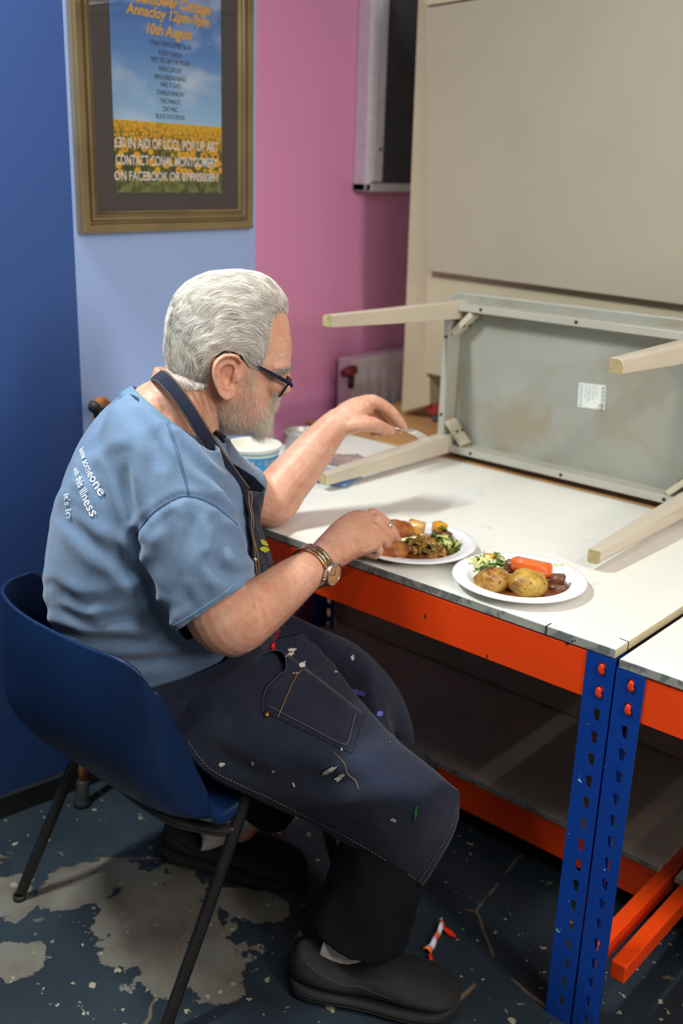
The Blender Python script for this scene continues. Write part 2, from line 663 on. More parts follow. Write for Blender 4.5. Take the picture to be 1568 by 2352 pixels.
bench = empty('racking_bench', (-0.69, YB, 0), 'blue and orange steel racking bench under the plates with perforated corner post', 'workbench')
ZT1, YL, ZL = 0.7555, 1.785, 0.168
post(-0.7145, -0.6625, YB, 0.7545, False, bench, 0.731)
post(-1.955, -1.905, YB, 0.7545, True, bench, 0.731)
post(-0.7145, -0.6625, 2.19, 0.7545, False, bench, 0.731, face=-1)
post(-1.955, -1.905, 2.16, 0.7545, True, bench, 0.731, face=-1)
beam('front_beam', -1.905, -0.7120, YB + 0.001, 0.7552, 0.666, bench)
beam('rear_beam', -1.905, -0.7120, 2.19, 0.7552, 0.666, bench, face=-1)
lugs(-0.6845, YB, (0.7305, 0.6876), bench)
beam('shelf_beam', -1.905, -0.668, YL, ZL - 0.013, 0.070, bench)
beam('shelf_beam', -1.905, -0.668, 2.19, ZL - 0.013, 0.070, bench, face=-1)
for x in (-0.655, -1.93):
    mb = MB(); mb.box((x, (YB + 0.04 + 2.15) / 2, 0.135), (0.030, 2.15 - YB - 0.04, 0.038)); mb.build('cross_tie', M_orange, bench, bevel=0.003)
M_lam_keep = M_lam; M_lam = plain('bare_shelf_board', srgb(196, 182, 168), .6, var=.12, scale=5)
bd = board('shelf_board', -1.95, -0.665, YL - 0.004, 2.205, ZL, 0.013)
bd.parent = bench; bd.matrix_parent_inverse = Matrix.Translation(-bench.location)
mb = MB(); mb.box((-1.31, 2.213, 0.40), (1.27, 0.012, 0.46)); mb.build('back_panel', plain('brown_backing_board', srgb(168, 148, 136), 0.6), bench)

M_lam_shelf = M_lam; M_lam = M_lam_keep
bench2 = empty('racking_bench', (-0.63, YB, 0), 'second blue and orange racking bench cut by the right edge of the photo', 'workbench')
post(-0.6585, -0.6085, YB - 0.001, 0.7435, True, bench2, 0.7205)
beam('front_beam', -0.6085, 0.55, YB + 0.001, 0.744, 0.657, bench2)
lugs(-0.6295, YB - 0.001, (0.7200, 0.6771), bench2)
mb = MB(); mb.box((-0.603, (YB + 0.04 + 2.15) / 2, 0.135), (0.030, 2.15 - YB - 0.04, 0.038)); mb.build('cross_tie', M_orange, bench2, bevel=0.003)
beam('shelf_beam', -0.585, 0.55, YL, ZL - 0.018, 0.060, bench2)
M_lam = M_lam_shelf
bd = board('shelf_board', -0.630, 0.55, YL - 0.004, 2.205, ZL - 0.004, 0.013)
M_lam = M_lam_keep
bd.parent = bench2; bd.matrix_parent_inverse = Matrix.Translation(-bench2.location)
post(0.50, 0.55, YB, 0.7435, False, bench2, 0.7205)
post(0.50, 0.55, 2.19, 0.7435, False, bench2, 0.7205, face=-1)
post(-0.6585, -0.6085, 2.19, 0.7435, True, bench2, 0.7205, face=-1)

w = board('worktop', -1.955, -0.6645, YB - 0.001, 2.205, 0.7722, 0.0162)
tag(w, 'long white laminate worktop board with scuffed grey edge carrying the plates', 'worktop')
# saw nick and small scratches in the board
mb = MB()
p = atz(1267, 1431, 0.7724); p2 = atz(1265, 1452, 0.7562)
M_crack = plain('dark_crack', (0.01, 0.01, 0.01), 0.9)
mb.box((p[0], YB + 0.0055, 0.7652), (0.0018, 0.017, 0.0154)); mb.build('saw_nick', M_crack, w)
mb = MB(); mb.box((-0.6725, 1.4935, 0.7652), (0.018, 0.0012, 0.0154), R=Matrix.Rotation(-0.12, 3, 'Z')); mb.build('saw_nick', M_crack, w)
w2 = board('worktop', -0.6560, 0.55, YB - 0.002, 2.205, 0.7595, 0.0155, side=M_edge)
tag(w2, 'white worktop board set slightly lower at the right edge of the photo', 'worktop')

# ------------------------------------------------------------ partition, wooden sideboard behind the bench
M_creamp = plain('cream_partition_paint', srgb(194, 184, 154), 0.5, var=0.05, scale=3, bump=0.1, bscale=40)
M_creamg = plain('pale_panel_paint', srgb(174, 166, 144), 0.45, var=0.06, scale=2.2, bump=0.1, bscale=40)
pd = nrm(V(0.991, -0.133, 0)); pn = V(pd[1], -pd[0], 0)      # along, toward viewer
PO = aty(978, 622, 2.45)


def PP(px, py, off=0.0):
    return onpl(px, py, V(PO) + pn * off, pn)


part = empty('partition_unit', (PO[0], PO[1], 0.78), 'tall cream painted partition unit with overlapping flat panels behind the upturned table', 'partition')


def pbox(name, pts, off, th, mat, par):
    """quad outline on the partition plane, given thickness backwards"""
    mb = MB()
    A = [V(p) for p in pts]
    B = [p - pn * th for p in A]
    mb.add(A + B, [(0, 1, 2, 3), (7, 6, 5, 4)] + [(i, 4 + i, 4 + (i + 1) % 4, (i + 1) % 4) for i in range(4)])
    return mb.build(name, mat, par, bevel=0.003)


def pq(x0, z0, x1, z1, off=0.0):
    o = V(PO[0], PO[1], 0) + pn * off
    return [o + pd * x0 + V(0, 0, z0), o + pd * x1 + V(0, 0, z0), o + pd * x1 + V(0, 0, z1), o + pd * x0 + V(0, 0, z1)]


zl = PO[2]
tl = PP(974, 18)
pbox('side_post', [PP(921, 948, -0.05), PP(986, 930, -0.05), PP(986, 0, -0.05) + V(0, 0, .05), PP(959, 0, -0.05) + V(0, 0, .05)], 0, 0.05, M_creamp, part)
xr = 1.5
P0 = V(PO)
pbox('upper_panel', [P0, P0 + pd * xr + V(0, 0, -0.006), P0 + pd * xr + V(0, 0, tl[2] - zl + .03), tl], 0, 0.03, M_creamg, part)
pbox('top_panel', [tl + V(0, 0, 0.004), tl + pd * xr + V(0, 0, 0.034), tl + pd * xr + V(0, 0, .05), tl + V(0, 0, 0.05)], 0, 0.04, M_creamp, part)
lp = PP(972, 856, -0.03)
pbox('lower_panel', [V(lp), V(lp) + pd * xr, V(lp) + pd * xr + V(0, 0, zl - lp[2] + .02), V(*PP(979, 622, -0.03)[:2], zl + .02)], 0, 0.04, M_creamp, part)
pbox('gap_shade_panel', pq(0.12, 0.775, xr, 0.93, -0.16), 0, 0.02, plain('shadow_board', srgb(126, 92, 60), 0.7), part)  # brown sheet, its colour stands in for the shade in the gap

M_wood = N('orange_wood')
wv = M_wood.n('TexWave', wave_type='BANDS', bands_direction='Y'); wv.inputs['Scale'].default_value = 4; wv.inputs['Distortion'].default_value = 6; wv.inputs['Detail'].default_value = 3
M_wood.l(M_wood.coord((1, 3, 1)), wv.inputs['Vector'])
M_wood.col(M_wood.ramp(wv.outputs['Fac'], [(0.2, srgb(176, 128, 76)), (0.8, srgb(202, 156, 98))])).set(rough=0.45)
M_wood = M_wood.mat
sb = empty('wooden_sideboard', (-1.7, 2.5, 0), 'low wooden cabinet behind the bench with a bare light brown top', 'cabinet')
mb = MB(); mb.box((-1.43, 2.62, 0.762), (1.34, 0.80, 0.022)); mb.build('top_board', M_wood, sb, bevel=0.002)
mb = MB(); mb.box((-1.43, 2.64, 0.375), (1.28, 0.72, 0.75)); mb.build('carcass', M_wood, sb)
# clutter in the gap under the partition
for (px, py, w_, h_, c, lab) in ((1010, 905, .05, .035, srgb(150, 52, 44), 'small dark red packet in the gap under the cream partition'), (1022, 925, .06, .02, srgb(70, 78, 70), 'small dark green packet in the gap under the cream partition')):
    p = onpl(px, py, PO - pn * 0.09, pn)
    mb = MB(); mb.box((p[0], p[1], 0.773 + h_ / 2 + (0.022 if h_ > .03 else 0)), (w_, .05, h_), bev=0.004)
    tag(mb.build('packet', plain('packet_paper', c, 0.5)), lab, 'packet')

# radiator
M_rad = plain('radiator_enamel', srgb(222, 214, 220), 0.3, var=0.02)
rd = empty('radiator', (-2.2, 2.55, 0.45), 'white panel radiator with ribbed front on the pink wall', 'radiator')
ry0 = 2.50
x0_ = atx(786, 823, -2.235)[1]
rt = 0.925
mb = MB()
mb.box((-2.190, ry0 + 0.45, 0.673), (0.070, 0.90, 0.50), bev=0.008)
mb.build('panel', M_rad, rd)
for i in range(16):
    mb = MB(); y = ry0 + 0.055 + i * 0.05
    mb.tube([(-2.155, y, 0.46), (-2.155, y, 0.885)], 0.011, 10, flat=0.9)
    mb.build('rib', M_rad, rd, smooth=True)
vp = onpl(812, 858, (0, ry0, 0), V(0, 1, 0))
mb = MB(); mb.tube([vp + V(0, 0.002, 0.012), vp + V(0, -0.02, 0.010), vp + V(0, -0.05, 0.006)], [0.016, 0.018, 0.014], 14)
vk = mb.build('valve_knob', plain('dark_red_knob', srgb(120, 34, 44), 0.4), rd, smooth=True)
mb = MB(); mb.tube([vp + V(0, -0.01, -0.008), vp + V(0, -0.012, -0.045)], [0.012, 0.010], 12)
mb.build('valve_body', plain('dark_valve', srgb(46, 40, 46), 0.4), rd, smooth=True)

# dark board in a silver frame
wb = empty('framed_notice_board', (-2.24, 2.9, 1.44), 'dark grey notice board in a silver white frame hung on the pink wall', 'notice board')
M_silver = plain('scuffed_silver', srgb(226, 224, 230), 0.35, metal=0.1, var=0.08, scale=30)
b0 = atx(841, 441, -2.19); y0, z0 = b0[1], b0[2]
mb = MB()
mb.box((-2.222, y0 + 0.014, z0 + 0.6), (0.055, 0.028, 1.2), bev=0.005)
mb.box((-2.222, y0 + 0.45, z0 + 0.014), (0.055, 0.90, 0.028), bev=0.005)
mb.box((-2.222, y0 + 0.45, z0 + 1.186), (0.055, 0.90, 0.028), bev=0.005)
mb.box((-2.222, y0 + 0.886, z0 + 0.6), (0.055, 0.028, 1.2), bev=0.005)
mb.box((-2.200, y0 + 0.048, z0 + 0.6), (0.03, 0.045, 1.14), bev=0.003)
mb.build('frame', M_silver, wb)
mb = MB(); mb.box((-2.213, y0 + 0.45, z0 + 0.6), (0.03, 0.86, 1.16)); mb.build('board', plain('dark_slate', srgb(62, 64, 70), 0.6, var=0.2, scale=20), wb)
p = V(-2.184, y0 + 0.052, z0 + 0.128)
mb = MB(); mb.tube([p, p + V(0.004, 0, 0)], 0.005, 10); mb.build('screw', plain('rust', srgb(90, 70, 60), 0.7), wb)
# ------------------------------------------------------------ framed poster
PW = K + wn * 0.022


def WP(px, py, off=0.022):
    return onpl(px, py, K + wn * off, wn)


def wl(s, z, off):      # wall-local to world
    return K + wd * s + V(0, 0, z) + wn * off


def s_of(p): return float(np.dot(p - K, wd))


fb0, fb1 = WP(192.5, 538), WP(581.5, 525)
s0, s1 = s_of(fb0), s_of(fb1)
zb = (fb0[2] + fb1[2]) / 2
zt_ = zb + 0.80
fr = empty('framed_poster', wl(s0, zb, 0), 'event poster with sunflowers in an antique gold frame on the pale blue wall', 'picture')
q = N('antique_gold')
q.col(q.ramp(q.noise(5, 4), [(0.3, srgb(140, 120, 90)), (0.7, srgb(168, 148, 112))])).set(rough=0.26, metal=0.75)
q.bump(q.noise(120, 2), 0.1, 0.0005)
M_gold = q.mat
prof = [(0, 0.0), (0, 0.018), (0.003, 0.022), (0.018, 0.020), (0.022, 0.014), (0.025, 0.014), (0.028, 0.019), (0.034, 0.019), (0.037, 0.013), (0.040, 0.013), (0.043, 0.016), (0.047, 0.014), (0.048, 0.006), (0.048, 0.0)]
mb = MB()
rings = []
for (a, b, sx, sz) in ((s0, zb, 1, 1), (s1, zb, -1, 1), (s1, zt_, -1, -1), (s0, zt_, 1, -1)):
    rings.append([wl(a + sx * u, b + sz * u, 0.002 + v) for u, v in prof])
mb.rings(rings, closed=True)
o = mb.build('frame', M_gold, fr)
shade_auto(o.data, 30)


def wbox(name, sa, sb_, za, zb_, o0, o1, mat, par):
    mb = MB()
    v = [wl(s, z, o) for o in (o0, o1) for s, z in ((sa, za), (sb_, za), (sb_, zb_), (sa, zb_))]
    mb.add(v, [(0, 1, 2, 3), (7, 6, 5, 4)] + [(i, 4 + i, 4 + (i + 1) % 4, (i + 1) % 4) for i in range(4)])
    return mb.build(name, mat, par)


wbox('mount', s0 + .04, s1 - .04, zb + .04, zt_ - .04, 0.003, 0.008, plain('charcoal_mount', srgb(66, 58, 58), 0.7, var=.05), fr)
p0, p1 = s_of(WP(266, 441, .009)), s_of(WP(509, 444, .009))
pz = WP(266, 441, .009)[2] - 0.001
pzt = zt_ - 0.07
zsky = (WP(262, 273, .009)[2] + WP(512, 293, .009)[2]) / 2      # horizon of the printed field
# printed picture: sky and sunflower field
q = N('printed_sunflower_field')
sx = q.xyz()
nz = q.noise(5, 5, vec=q.coord((1, 1, 2.4)))
sky = q.ramp(sx[2], [(0, 0), (1, 1)])
mr = q.n('MapRange'); mr.inputs['From Min'].default_value = zsky; mr.inputs['From Max'].default_value = zsky + 0.42
q.l(sx[2], mr.inputs['Value'])
skyc = q.ramp(mr.outputs[0], [(0, srgb(150, 190, 222)), (0.35, srgb(84, 132, 192)), (0.8, srgb(42, 78, 158)), (1, srgb(36, 62, 146))])
skyc = q.mix(q.ramp(nz, [(0.48, 0), (0.72, 0.75)]), skyc, srgb(200, 214, 226))
mr2 = q.n('MapRange'); mr2.inputs['From Min'].default_value = pz; mr2.inputs['From Max'].default_value = zsky
q.l(sx[2], mr2.inputs['Value'])


def flowers(scale, seed):
    vo = q.n('TexVoronoi'); vo.inputs['Scale'].default_value = scale; vo.inputs['Randomness'].default_value = 0.75
    mpp = q.n('Mapping'); mpp.inputs['Location'].default_value = (seed, seed, seed); mpp.inputs['Scale'].default_value = (0.2, 1, 1.25)
    q.l(q.tc.outputs['Object'], mpp.inputs[0]); q.l(mpp.outputs[0], vo.inputs['Vector'])
    return q.ramp(vo.outputs['Distance'], [(0.0, srgb(70, 36, 10)), (0.20, srgb(96, 50, 14)), (0.26, srgb(214, 122, 12)), (0.46, srgb(238, 186, 26)), (0.56, srgb(120, 104, 18)), (0.75, srgb(52, 62, 22))])


big, small = flowers(46, 1.0), flowers(120, 3.0)
fld = q.mix(q.ramp(mr2.outputs[0], [(0.55, 0), (0.75, 1)]), big, small)
fld = q.mix(q.ramp(mr2.outputs[0], [(0.72, 0), (1.0, 0.7)]), fld, srgb(224, 172, 20))
green = q.ramp(q.noise(60, 4), [(0.35, srgb(40, 52, 20)), (0.65, srgb(120, 130, 60))])
fld = q.mix(q.ramp(mr2.outputs[0], [(0.12, 1), (0.34, 0)]), fld, green)
st = q.math('GREATER_THAN', sx[2], zsky)
q.col(q.mix(st, fld, skyc)).set(rough=0.5)
poster = wbox('poster', p0, p1, pz, pzt, 0.008, 0.0095, q.mat, fr)


def text_mesh(txt, size, shear=0.0, extrude=0.0006, bold=0.0, sx=1.0, align='CENTER'):
    cu = bpy.data.curves.new('t', 'FONT'); cu.body = txt; cu.size = size; cu.shear = shear; cu.extrude = extrude; cu.offset = bold
    cu.align_x = align; cu.space_character = 1.0; cu.resolution_u = 3
    o = bpy.data.objects.new('t', cu); COL.objects.link(o)
    me = evaluated(o); bpy.data.objects.remove(o)
    v = mverts(me).copy(); v[:, 0] *= sx
    setverts(me, v)
    return me


def wall_text(txt, px, py, hpx, mat, width_px=None, shear=0, bold=0.0, name='lettering'):
    c = WP(px, py, .010)
    me = text_mesh(txt, 1.0, shear, 0.0, bold)
    v = mverts(me).copy()
    cap = 0.72
    h = hpx / 1010.0
    wtx = (v[:, 0].max() - v[:, 0].min())
    k = h / cap
    kx = k if width_px is None else abs(s_of(WP(px + width_px / 2, py, .010)) - s_of(WP(px - width_px / 2, py, .010))) / wtx
    mid = (v[:, 0].max() + v[:, 0].min()) / 2
    s = s_of(c)
    out = np.array([wl(s + (p[0] - mid) * kx, c[2] + (p[1] - cap / 2) * k, 0.0102) for p in v])
    setverts(me, out)
    return link(name, me, mat, fr)


M_tw = plain('white_print', srgb(228, 222, 220), 0.5)
M_tg = plain('gold_print', srgb(216, 160, 48), 0.5)
M_tb = plain('dark_print', srgb(34, 36, 48), 0.5)
wall_text('£30 IN AID OF LCCL POP UP ART', 388, 332, 22, M_tw, 238, bold=.012)
wall_text('CONTACT CONAL MONTGOMERY', 388, 370, 22, M_tw, 232, bold=.012)
wall_text('ON FACEBOOK OR 07990500891', 387, 405, 20, M_tw, 236, bold=.012)
for t, y, wpx in (('Conal Montgomery & Co', 103, 96), ('Every March', 124, 52), ('First Ted on the Moon', 141, 88), ('Short Circuit', 160, 52), ('Rikki Jordan Band', 179, 72), ('Take it easy', 196, 50), ('Charlie Hanlon', 214, 62), ('The Thing is', 233, 46), ('Zac mac', 251, 34), ('Black dog moon', 268, 64)):
    wall_text(t.upper(), 391, y, 10.5, M_tb, wpx)
wall_text('10th August', 390, 72, 22, M_tg, 106, shear=.25, bold=.03)
wall_text('Annacloy 12pm-9pm', 388, 34, 22, M_tg, 190, shear=.25, bold=.03)
wall_text('Sunflower Cottage', 400, 6, 24, M_tg, 170, shear=.25, bold=.03)

q = N('picture_glass')
tr = q.n('BsdfTransparent'); gl = q.n('BsdfGlossy'); gl.inputs['Roughness'].default_value = 0.03
fz = q.n('Fresnel'); fz.inputs['IOR'].default_value = 1.5
ge = q.n('NewGeometry'); fac = q.math('MULTIPLY', fz.outputs[0], q.math('SUBTRACT', 1.0, ge.outputs['Backfacing']))
mx = q.n('MixShader'); q.l(fac, mx.inputs[0]); q.l(tr.outputs[0], mx.inputs[1]); q.l(gl.outputs[0], mx.inputs[2]); q.l(mx.outputs[0], q.out.inputs[0])
wbox('glass', s0 + .045, s1 - .045, zb + .045, zt_ - .045, 0.0108, 0.0118, q.mat, fr)

# ------------------------------------------------------------ walking stick
ws = empty('walking_stick', (-1.9, 1.232, 0), 'wooden walking stick with black rubber foot leaning on the pale blue wall', 'walking stick')
a = V(-1.893, 1.232, 0.0); top = WP(228, 930, 0.035)
q = N('cane_wood'); q.col(q.ramp(q.noise(40, 4, vec=q.coord((1, 1, .2))), [(0.3, srgb(120, 66, 30)), (0.7, srgb(176, 112, 60))])).set(rough=0.35); M_cane = q.mat
mb = MB(); mb.tube([a + (top - a) * t for t in np.linspace(0.04, 0.97, 12)], 0.0115, 14); mb.build('shaft', M_cane, ws, smooth=True)
M_rub = plain('black_rubber', (0.015, 0.015, 0.016), 0.6)
mb = MB(); mb.tube([a + (top - a) * t for t in (0.001, .008, .012, .02, 0.065, .068)], [0.021, 0.022, 0.020, 0.017, 0.0155, 0.012], 18); mb.build('rubber_foot', M_rub, ws, smooth=True)
hd = nrm(wd * 1.0)
pts = [top + hd * 0.024 + V(0, 0, -.006), top + hd * 0.010 + V(0, 0, .004), top + V(0, 0, .004), top - hd * .012 + V(0, 0, -0.002)]
mb = MB(); mb.tube(cr(pts, 4), np.linspace(.012, .015, 13), 14); mb.build('handle', M_cane, ws, smooth=True)
mb = MB(); mb.tube([top - hd * .008, top - hd * .014 + V(0, 0, -.004), top - hd * .022 + V(0, 0, -.010)], [.016, .0165, .011], 14); mb.tube([top + V(0, 0, -.036), top + V(0, 0, -.010)], [.014, .015], 14); mb.build('handle_cap', M_rub, ws, smooth=True)

# ------------------------------------------------------------ upturned small table
M_tpaint = plain('grey_white_table_paint', srgb(172, 170, 156), 0.38, var=0.05, scale=9, bump=0.08)
M_tleg = plain('cream_leg_paint', srgb(204, 192, 172), 0.28, var=0.04, scale=6)
q = N('table_underside')
bs = q.ramp(q.noise(2.4, 6), [(0.3, srgb(142, 142, 128)), (0.6, srgb(158, 160, 150))])
bs = q.mix(q.ramp(q.noise(5, 5, dist=.4), [(0.52, 0), (0.68, .5)]), bs, srgb(142, 122, 84))
q.col(bs).set(rough=0.55); M_under = q.mat
Xa, Xb, Za, Zb = -1.592, -0.855, 0.7925, 1.186
ZW = 0.7722
tb = empty('side_table', (-1.22, 2.2, ZW), 'small cream side table tipped on its edge on the worktop with legs toward the man', 'table')
mb = MB()
# slab with rounded corners in the XZ plane
cxs = []
x0, x1, z0, z1, r = Xa - .022, Xb + .022, ZW, Zb + .022, .03
for (cx_, cz_, a0) in ((x1 - r, z1 - r, 0), (x0 + r, z1 - r, 90), (x0 + r, z0 + r, 180), (x1 - r, z0 + r, 270)):
    for a in np.linspace(a0, a0 + 90, 7): cxs.append((cx_ + r * math.cos(math.radians(a)), cz_ + r * math.sin(math.radians(a))))
rings = [[(x + (-.004 if k in (0, 3) else 0) * np.sign(x - (x0 + x1) / 2), y, z + (-.004 if k in (0, 3) else 0) * np.sign(z - (z0 + z1) / 2)) for x, z in cxs] for k, y in enumerate((2.250, 2.253, 2.274, 2.277))]
mb.rings(rings); me = mb.mesh('table_top')
mi = [1 if p.normal.y < -0.9 else 0 for p in me.polygons]
me.polygons.foreach_set('material_index', mi)
link('table_top', me, [M_tpaint, M_under], tb)
th = 0.019
M_hole = plain('screw_hole', (0.006, 0.006, 0.006), 0.9)
for nm, c, sz in (('apron', ((Xa + Xb) / 2, 2.226, Zb - th / 2), (Xb - Xa - .06, .05, th)), ('apron', ((Xa + Xb) / 2, 2.226, Za + th / 2), (Xb - Xa - .06, .05, th)), ('apron', (Xa + th / 2, 2.226, (Za + Zb) / 2), (th, .05, Zb - Za - .06)), ('apron', (Xb - th / 2, 2.226, (Za + Zb) / 2), (th, .05, Zb - Za - .06))):
    mb = MB(); mb.box(c, sz); ap = mb.build(nm, M_tpaint, tb, bevel=0.0015)
    horiz = sz[0] > sz[2]
    for t in ((-.38, 0.02, .42) if horiz else (-.3, .32)):
        p = V(c[0] + (t * sz[0] if horiz else 0), 2.2005, c[2] + (0 if horiz else t * sz[2]))
        mb = MB(); mb.tube([p + V(0, .002, 0), p - V(0, .0006, 0)], 0.0042, 12); mb.build('screw_hole', M_hole, ap)
M_bolt = plain('dark_bolt', srgb(90, 80, 60), .4, metal=.6)
M_block = plain('raw_block', srgb(196, 188, 164), 0.5, var=.1, scale=30)
for sx_, X in ((1, Xa), (-1, Xb)):
    for sz_, Z in ((1, Za), (-1, Zb)):
        # diagonal corner block
        mb = MB()
        c = V(X + sx_ * .052, 2.222, Z + sz_ * .052)
        mb.box(c, (0.080, 0.036, 0.014), R=Matrix.Rotation(sx_ * sz_ * math.radians(45), 3, 'Y'))
        cb = mb.build('corner_block', M_block, tb, bevel=.001)
        nrmv = nrm(V(sx_, 0, sz_))
        for k in (-.012, .012):
            p = c + nrmv * .0075 + V(0, k, 0)
            mb = MB(); mb.tube([p - nrmv * .001, p + nrmv * .003], .0042, 10); mb.build('bolt', M_bolt, cb)
        # leg: tapered, outer corner rounded
        rings = []
        for t, y in ((0, 2.249), (.05, 2.222), (0.12, 2.19), (0.5, 1.96), (1, 1.737)):
            w_ = .046 - .018 * max(0, (t - .05) / .95)
            ox, oz = X - sx_ * .004, Z - sz_ * .004      # outer corner stays straight
            if t > .05: ox, oz = X - sx_ * (.004 - .0 * t), Z - sz_ * (.004 - .0 * t)
            if sz_ > 0: oz = max(oz, ZW + .0085)
            rr = w_ * .42
            pl = []
            corners = [(0, 0, rr), (w_, 0, .003), (w_, w_, .003), (0, w_, .003)]
            # round the corner that faces outward-away (0,0)
            for (a, b, rad_) in corners:
                ca = a + (rad_ if a == 0 else -rad_); cb_ = b + (rad_ if b == 0 else -rad_)
                a0 = {(0, 0): 180, (1, 0): 270, (1, 1): 0, (0, 1): 90}[(int(a > 0), int(b > 0))]
                for k in np.linspace(0, 90, 5):
                    an = math.radians(a0 + k); pl.append((ca + rad_ * math.cos(an), cb_ + rad_ * math.sin(an)))
            rings.append([(ox + sx_ * a, y, oz + sz_ * b) for a, b in pl])
        mb = MB(); mb.rings(rings)
        me = mb.mesh('leg')
        lg = link('leg', me, [M_tleg, plain('raw_leg_end', srgb(170, 156, 110), .8, var=.25, scale=60)], tb)
        me.polygons.foreach_set('material_index', [1 if p.normal.y < -.9 else 0 for p in me.polygons])
        shade_auto(me, 40)
        bv = lg.modifiers.new('b', 'BEVEL'); bv.width = .001; bv.segments = 1
# sticker with printed lines
st0, st1 = aty(1322, 877, 2.249), aty(1393, 943, 2.249)
Lc = aty(1358, 910, 2.2490)
Rm = Matrix.Rotation(math.radians(-3), 3, 'Y')
mb = MB(); mb.box(Lc, (.072, .0006, .060), R=Rm); stk = mb.build('sticker', plain('white_sticker', srgb(222, 226, 220), .5), tb)
mb = MB()
rr_ = random.Random(3)
for k, xx in enumerate((-.030, -.026, -.017, -.010, -.004, .004, .012, .028, .032)):
    ln = rr_.uniform(.025, .05) if 1 < k < 7 else .052
    L = -0.026
    while L < ln - .026:
        d_ = rr_.uniform(.003, .009)
        v_ = np.array(Rm) @ V(xx, -.0006, -(L + d_ / 2))
        mb.box(V(Lc) + v_, (.0012 if k not in (7, 8) else .0022, .0003, d_ * .8), R=Rm)
        L += d_ + .0015
for _ in range(10):
    v_ = np.array(Rm) @ V(rr_.uniform(.018, .032), -.0006, -rr_.uniform(.018, .029)); mb.box(V(Lc) + v_, (.004, .0003, .002), R=Rm)
mb.build('sticker_print', plain('grey_print', srgb(84, 90, 92), .6), stk)

# ------------------------------------------------------------ things at the far left end of the worktop
Cc = atz(582, 1022, 0.868); Cc[2] = ZW
cup = empty('paper_cup', Cc, 'light blue paper ice cream tub with white rim on the worktop behind the man', 'cup')
tp = aty(543, 1022, Cc[1]); tq = aty(632, 1022, Cc[1])
R_ = float(np.linalg.norm(V(tp) - V(tq))) / 2 * 0.97
zt2 = (tp[2] + tq[2]) / 2
hh = zt2 - ZW
q = N('printed_blue_cup'); z_ = q.xyz()
u = q.math('DIVIDE', q.math('SUBTRACT', z_[2], ZW), hh)
q.col(q.ramp(u, [(0.0, srgb(22, 150, 214)), (0.795, srgb(36, 160, 220)), (0.80, srgb(236, 240, 238)), (0.86, srgb(236, 240, 238)), (0.862, srgb(60, 160, 190)), (0.90, srgb(60, 160, 190)), (0.902, srgb(236, 238, 232))], 'CONSTANT')).set(rough=0.4)
mb = MB(); mb.rings(lathe([(R_ * .72, 0), (R_ * .73, .001), (R_ * .98, hh - .004), (R_ * 1.03, hh - .003), (R_ * 1.04, hh), (R_ * 1.02, hh + .002), (R_ * .985, hh + .001)], 40, Cc), cap=False)
cb = mb.build('tub', q.mat, cup, smooth=True)
mb = MB(); mb.rings(lathe([(R_ * .985, hh + .001), (R_ * .95, hh - .003), (R_ * .72, .006), (.001, .005)], 40, Cc), cap=False); mb.build('lining', plain('cream_lining', srgb(236, 232, 216), .5), cup, smooth=True)
me = text_mesh('ICE CREAM  •  SUNDAE', hh * .20, bold=.0006)
v = mverts(me).copy(); ang0 = math.atan2(-Cc[1], -Cc[0])
dirc = nrm(V(CP[0] - Cc[0], CP[1] - Cc[1], 0)); base = math.atan2(dirc[1], dirc[0])
hz = hh * .60
out = []
for p in v:
    rad_ = R_ * (.73 + .25 * ((hz + p[1]) / hh)) + .0006
    a = base + (p[0] + .005) / rad_ * 0.9
    out.append((Cc[0] + rad_ * math.cos(a), Cc[1] + rad_ * math.sin(a), ZW + hz + p[1]))
setverts(me, out); link('cup_lettering', me, M_tw, cup)

tn = V(-1.86, 1.965, ZW)
tin = empty('metal_tin', tn, 'round dull metal tin behind the blue paper tub', 'tin')
mb = MB(); mb.rings(lathe([(.001, .001), (.048, 0), (.052, .002), (.050, .052), (.054, .055), (.055, .058), (.052, .060), (.049, .056), (.047, .02), (.001, .018)], 36, tn), cap=False)
mb.build('tin_body', plain('dull_metal', srgb(176, 172, 164), .35, metal=.5, var=.2, scale=30), tin, smooth=True)
mb = MB(); mb.rings(lathe([(.001, .0), (.0475, .0), (.0475, .038), (.001, .040)], 30, tn + V(0, 0, .006)), cap=False)
mb.build('contents', plain('pale_contents', srgb(196, 196, 190), .6, var=.2, scale=40), tin, smooth=True)

# napkin and crumpled wrapper
mb = MB(); g = []
nc = atz(750, 1098, ZW)
for i in range(13):
    row = []
    for j in range(13):
        u, w_ = i / 12 - .5, j / 12 - .5
        row.append(nc + V(u * .15 - w_ * .04, w_ * .11 + u * .03, .003 + .006 * abs(math.sin(u * 7 + w_ * 4)) + .004 * noise.noise(Vector((u * 5, w_ * 5, 1)))))
    g.append(row)
mb.grid(g); o = mb.build('paper_napkin', plain('blue_paper', srgb(120, 156, 214), .8, var=.12, scale=20), smooth=True, solid=.001)
tag(o, 'crumpled light blue paper napkin lying beside the far forearm', 'napkin')
mb = MB(); g = []
nc = atz(806, 1066, ZW)
for i in range(19):
    row = []
    for j in range(13):
        u, w_ = i / 18 - .5, j / 12 - .5
        e_ = max(0, 1 - (abs(u) * 2) ** 3) * max(0, 1 - (abs(w_) * 2) ** 2)
        row.append(nc + V(u * .13, w_ * .09 + .03 * u, .002 + e_ * (.018 + .016 * abs(noise.noise(Vector((u * 9, w_ * 7, 4)))))))
    g.append(row)
mb.grid(g)
o = mb.build('crumpled_bag', plain('brown_plastic', srgb(156, 132, 126), .25, var=.5, scale=26), smooth=True, solid=.0008)
tag(o, 'crumpled dull brown plastic bag on the worktop near the table leg', 'bag')

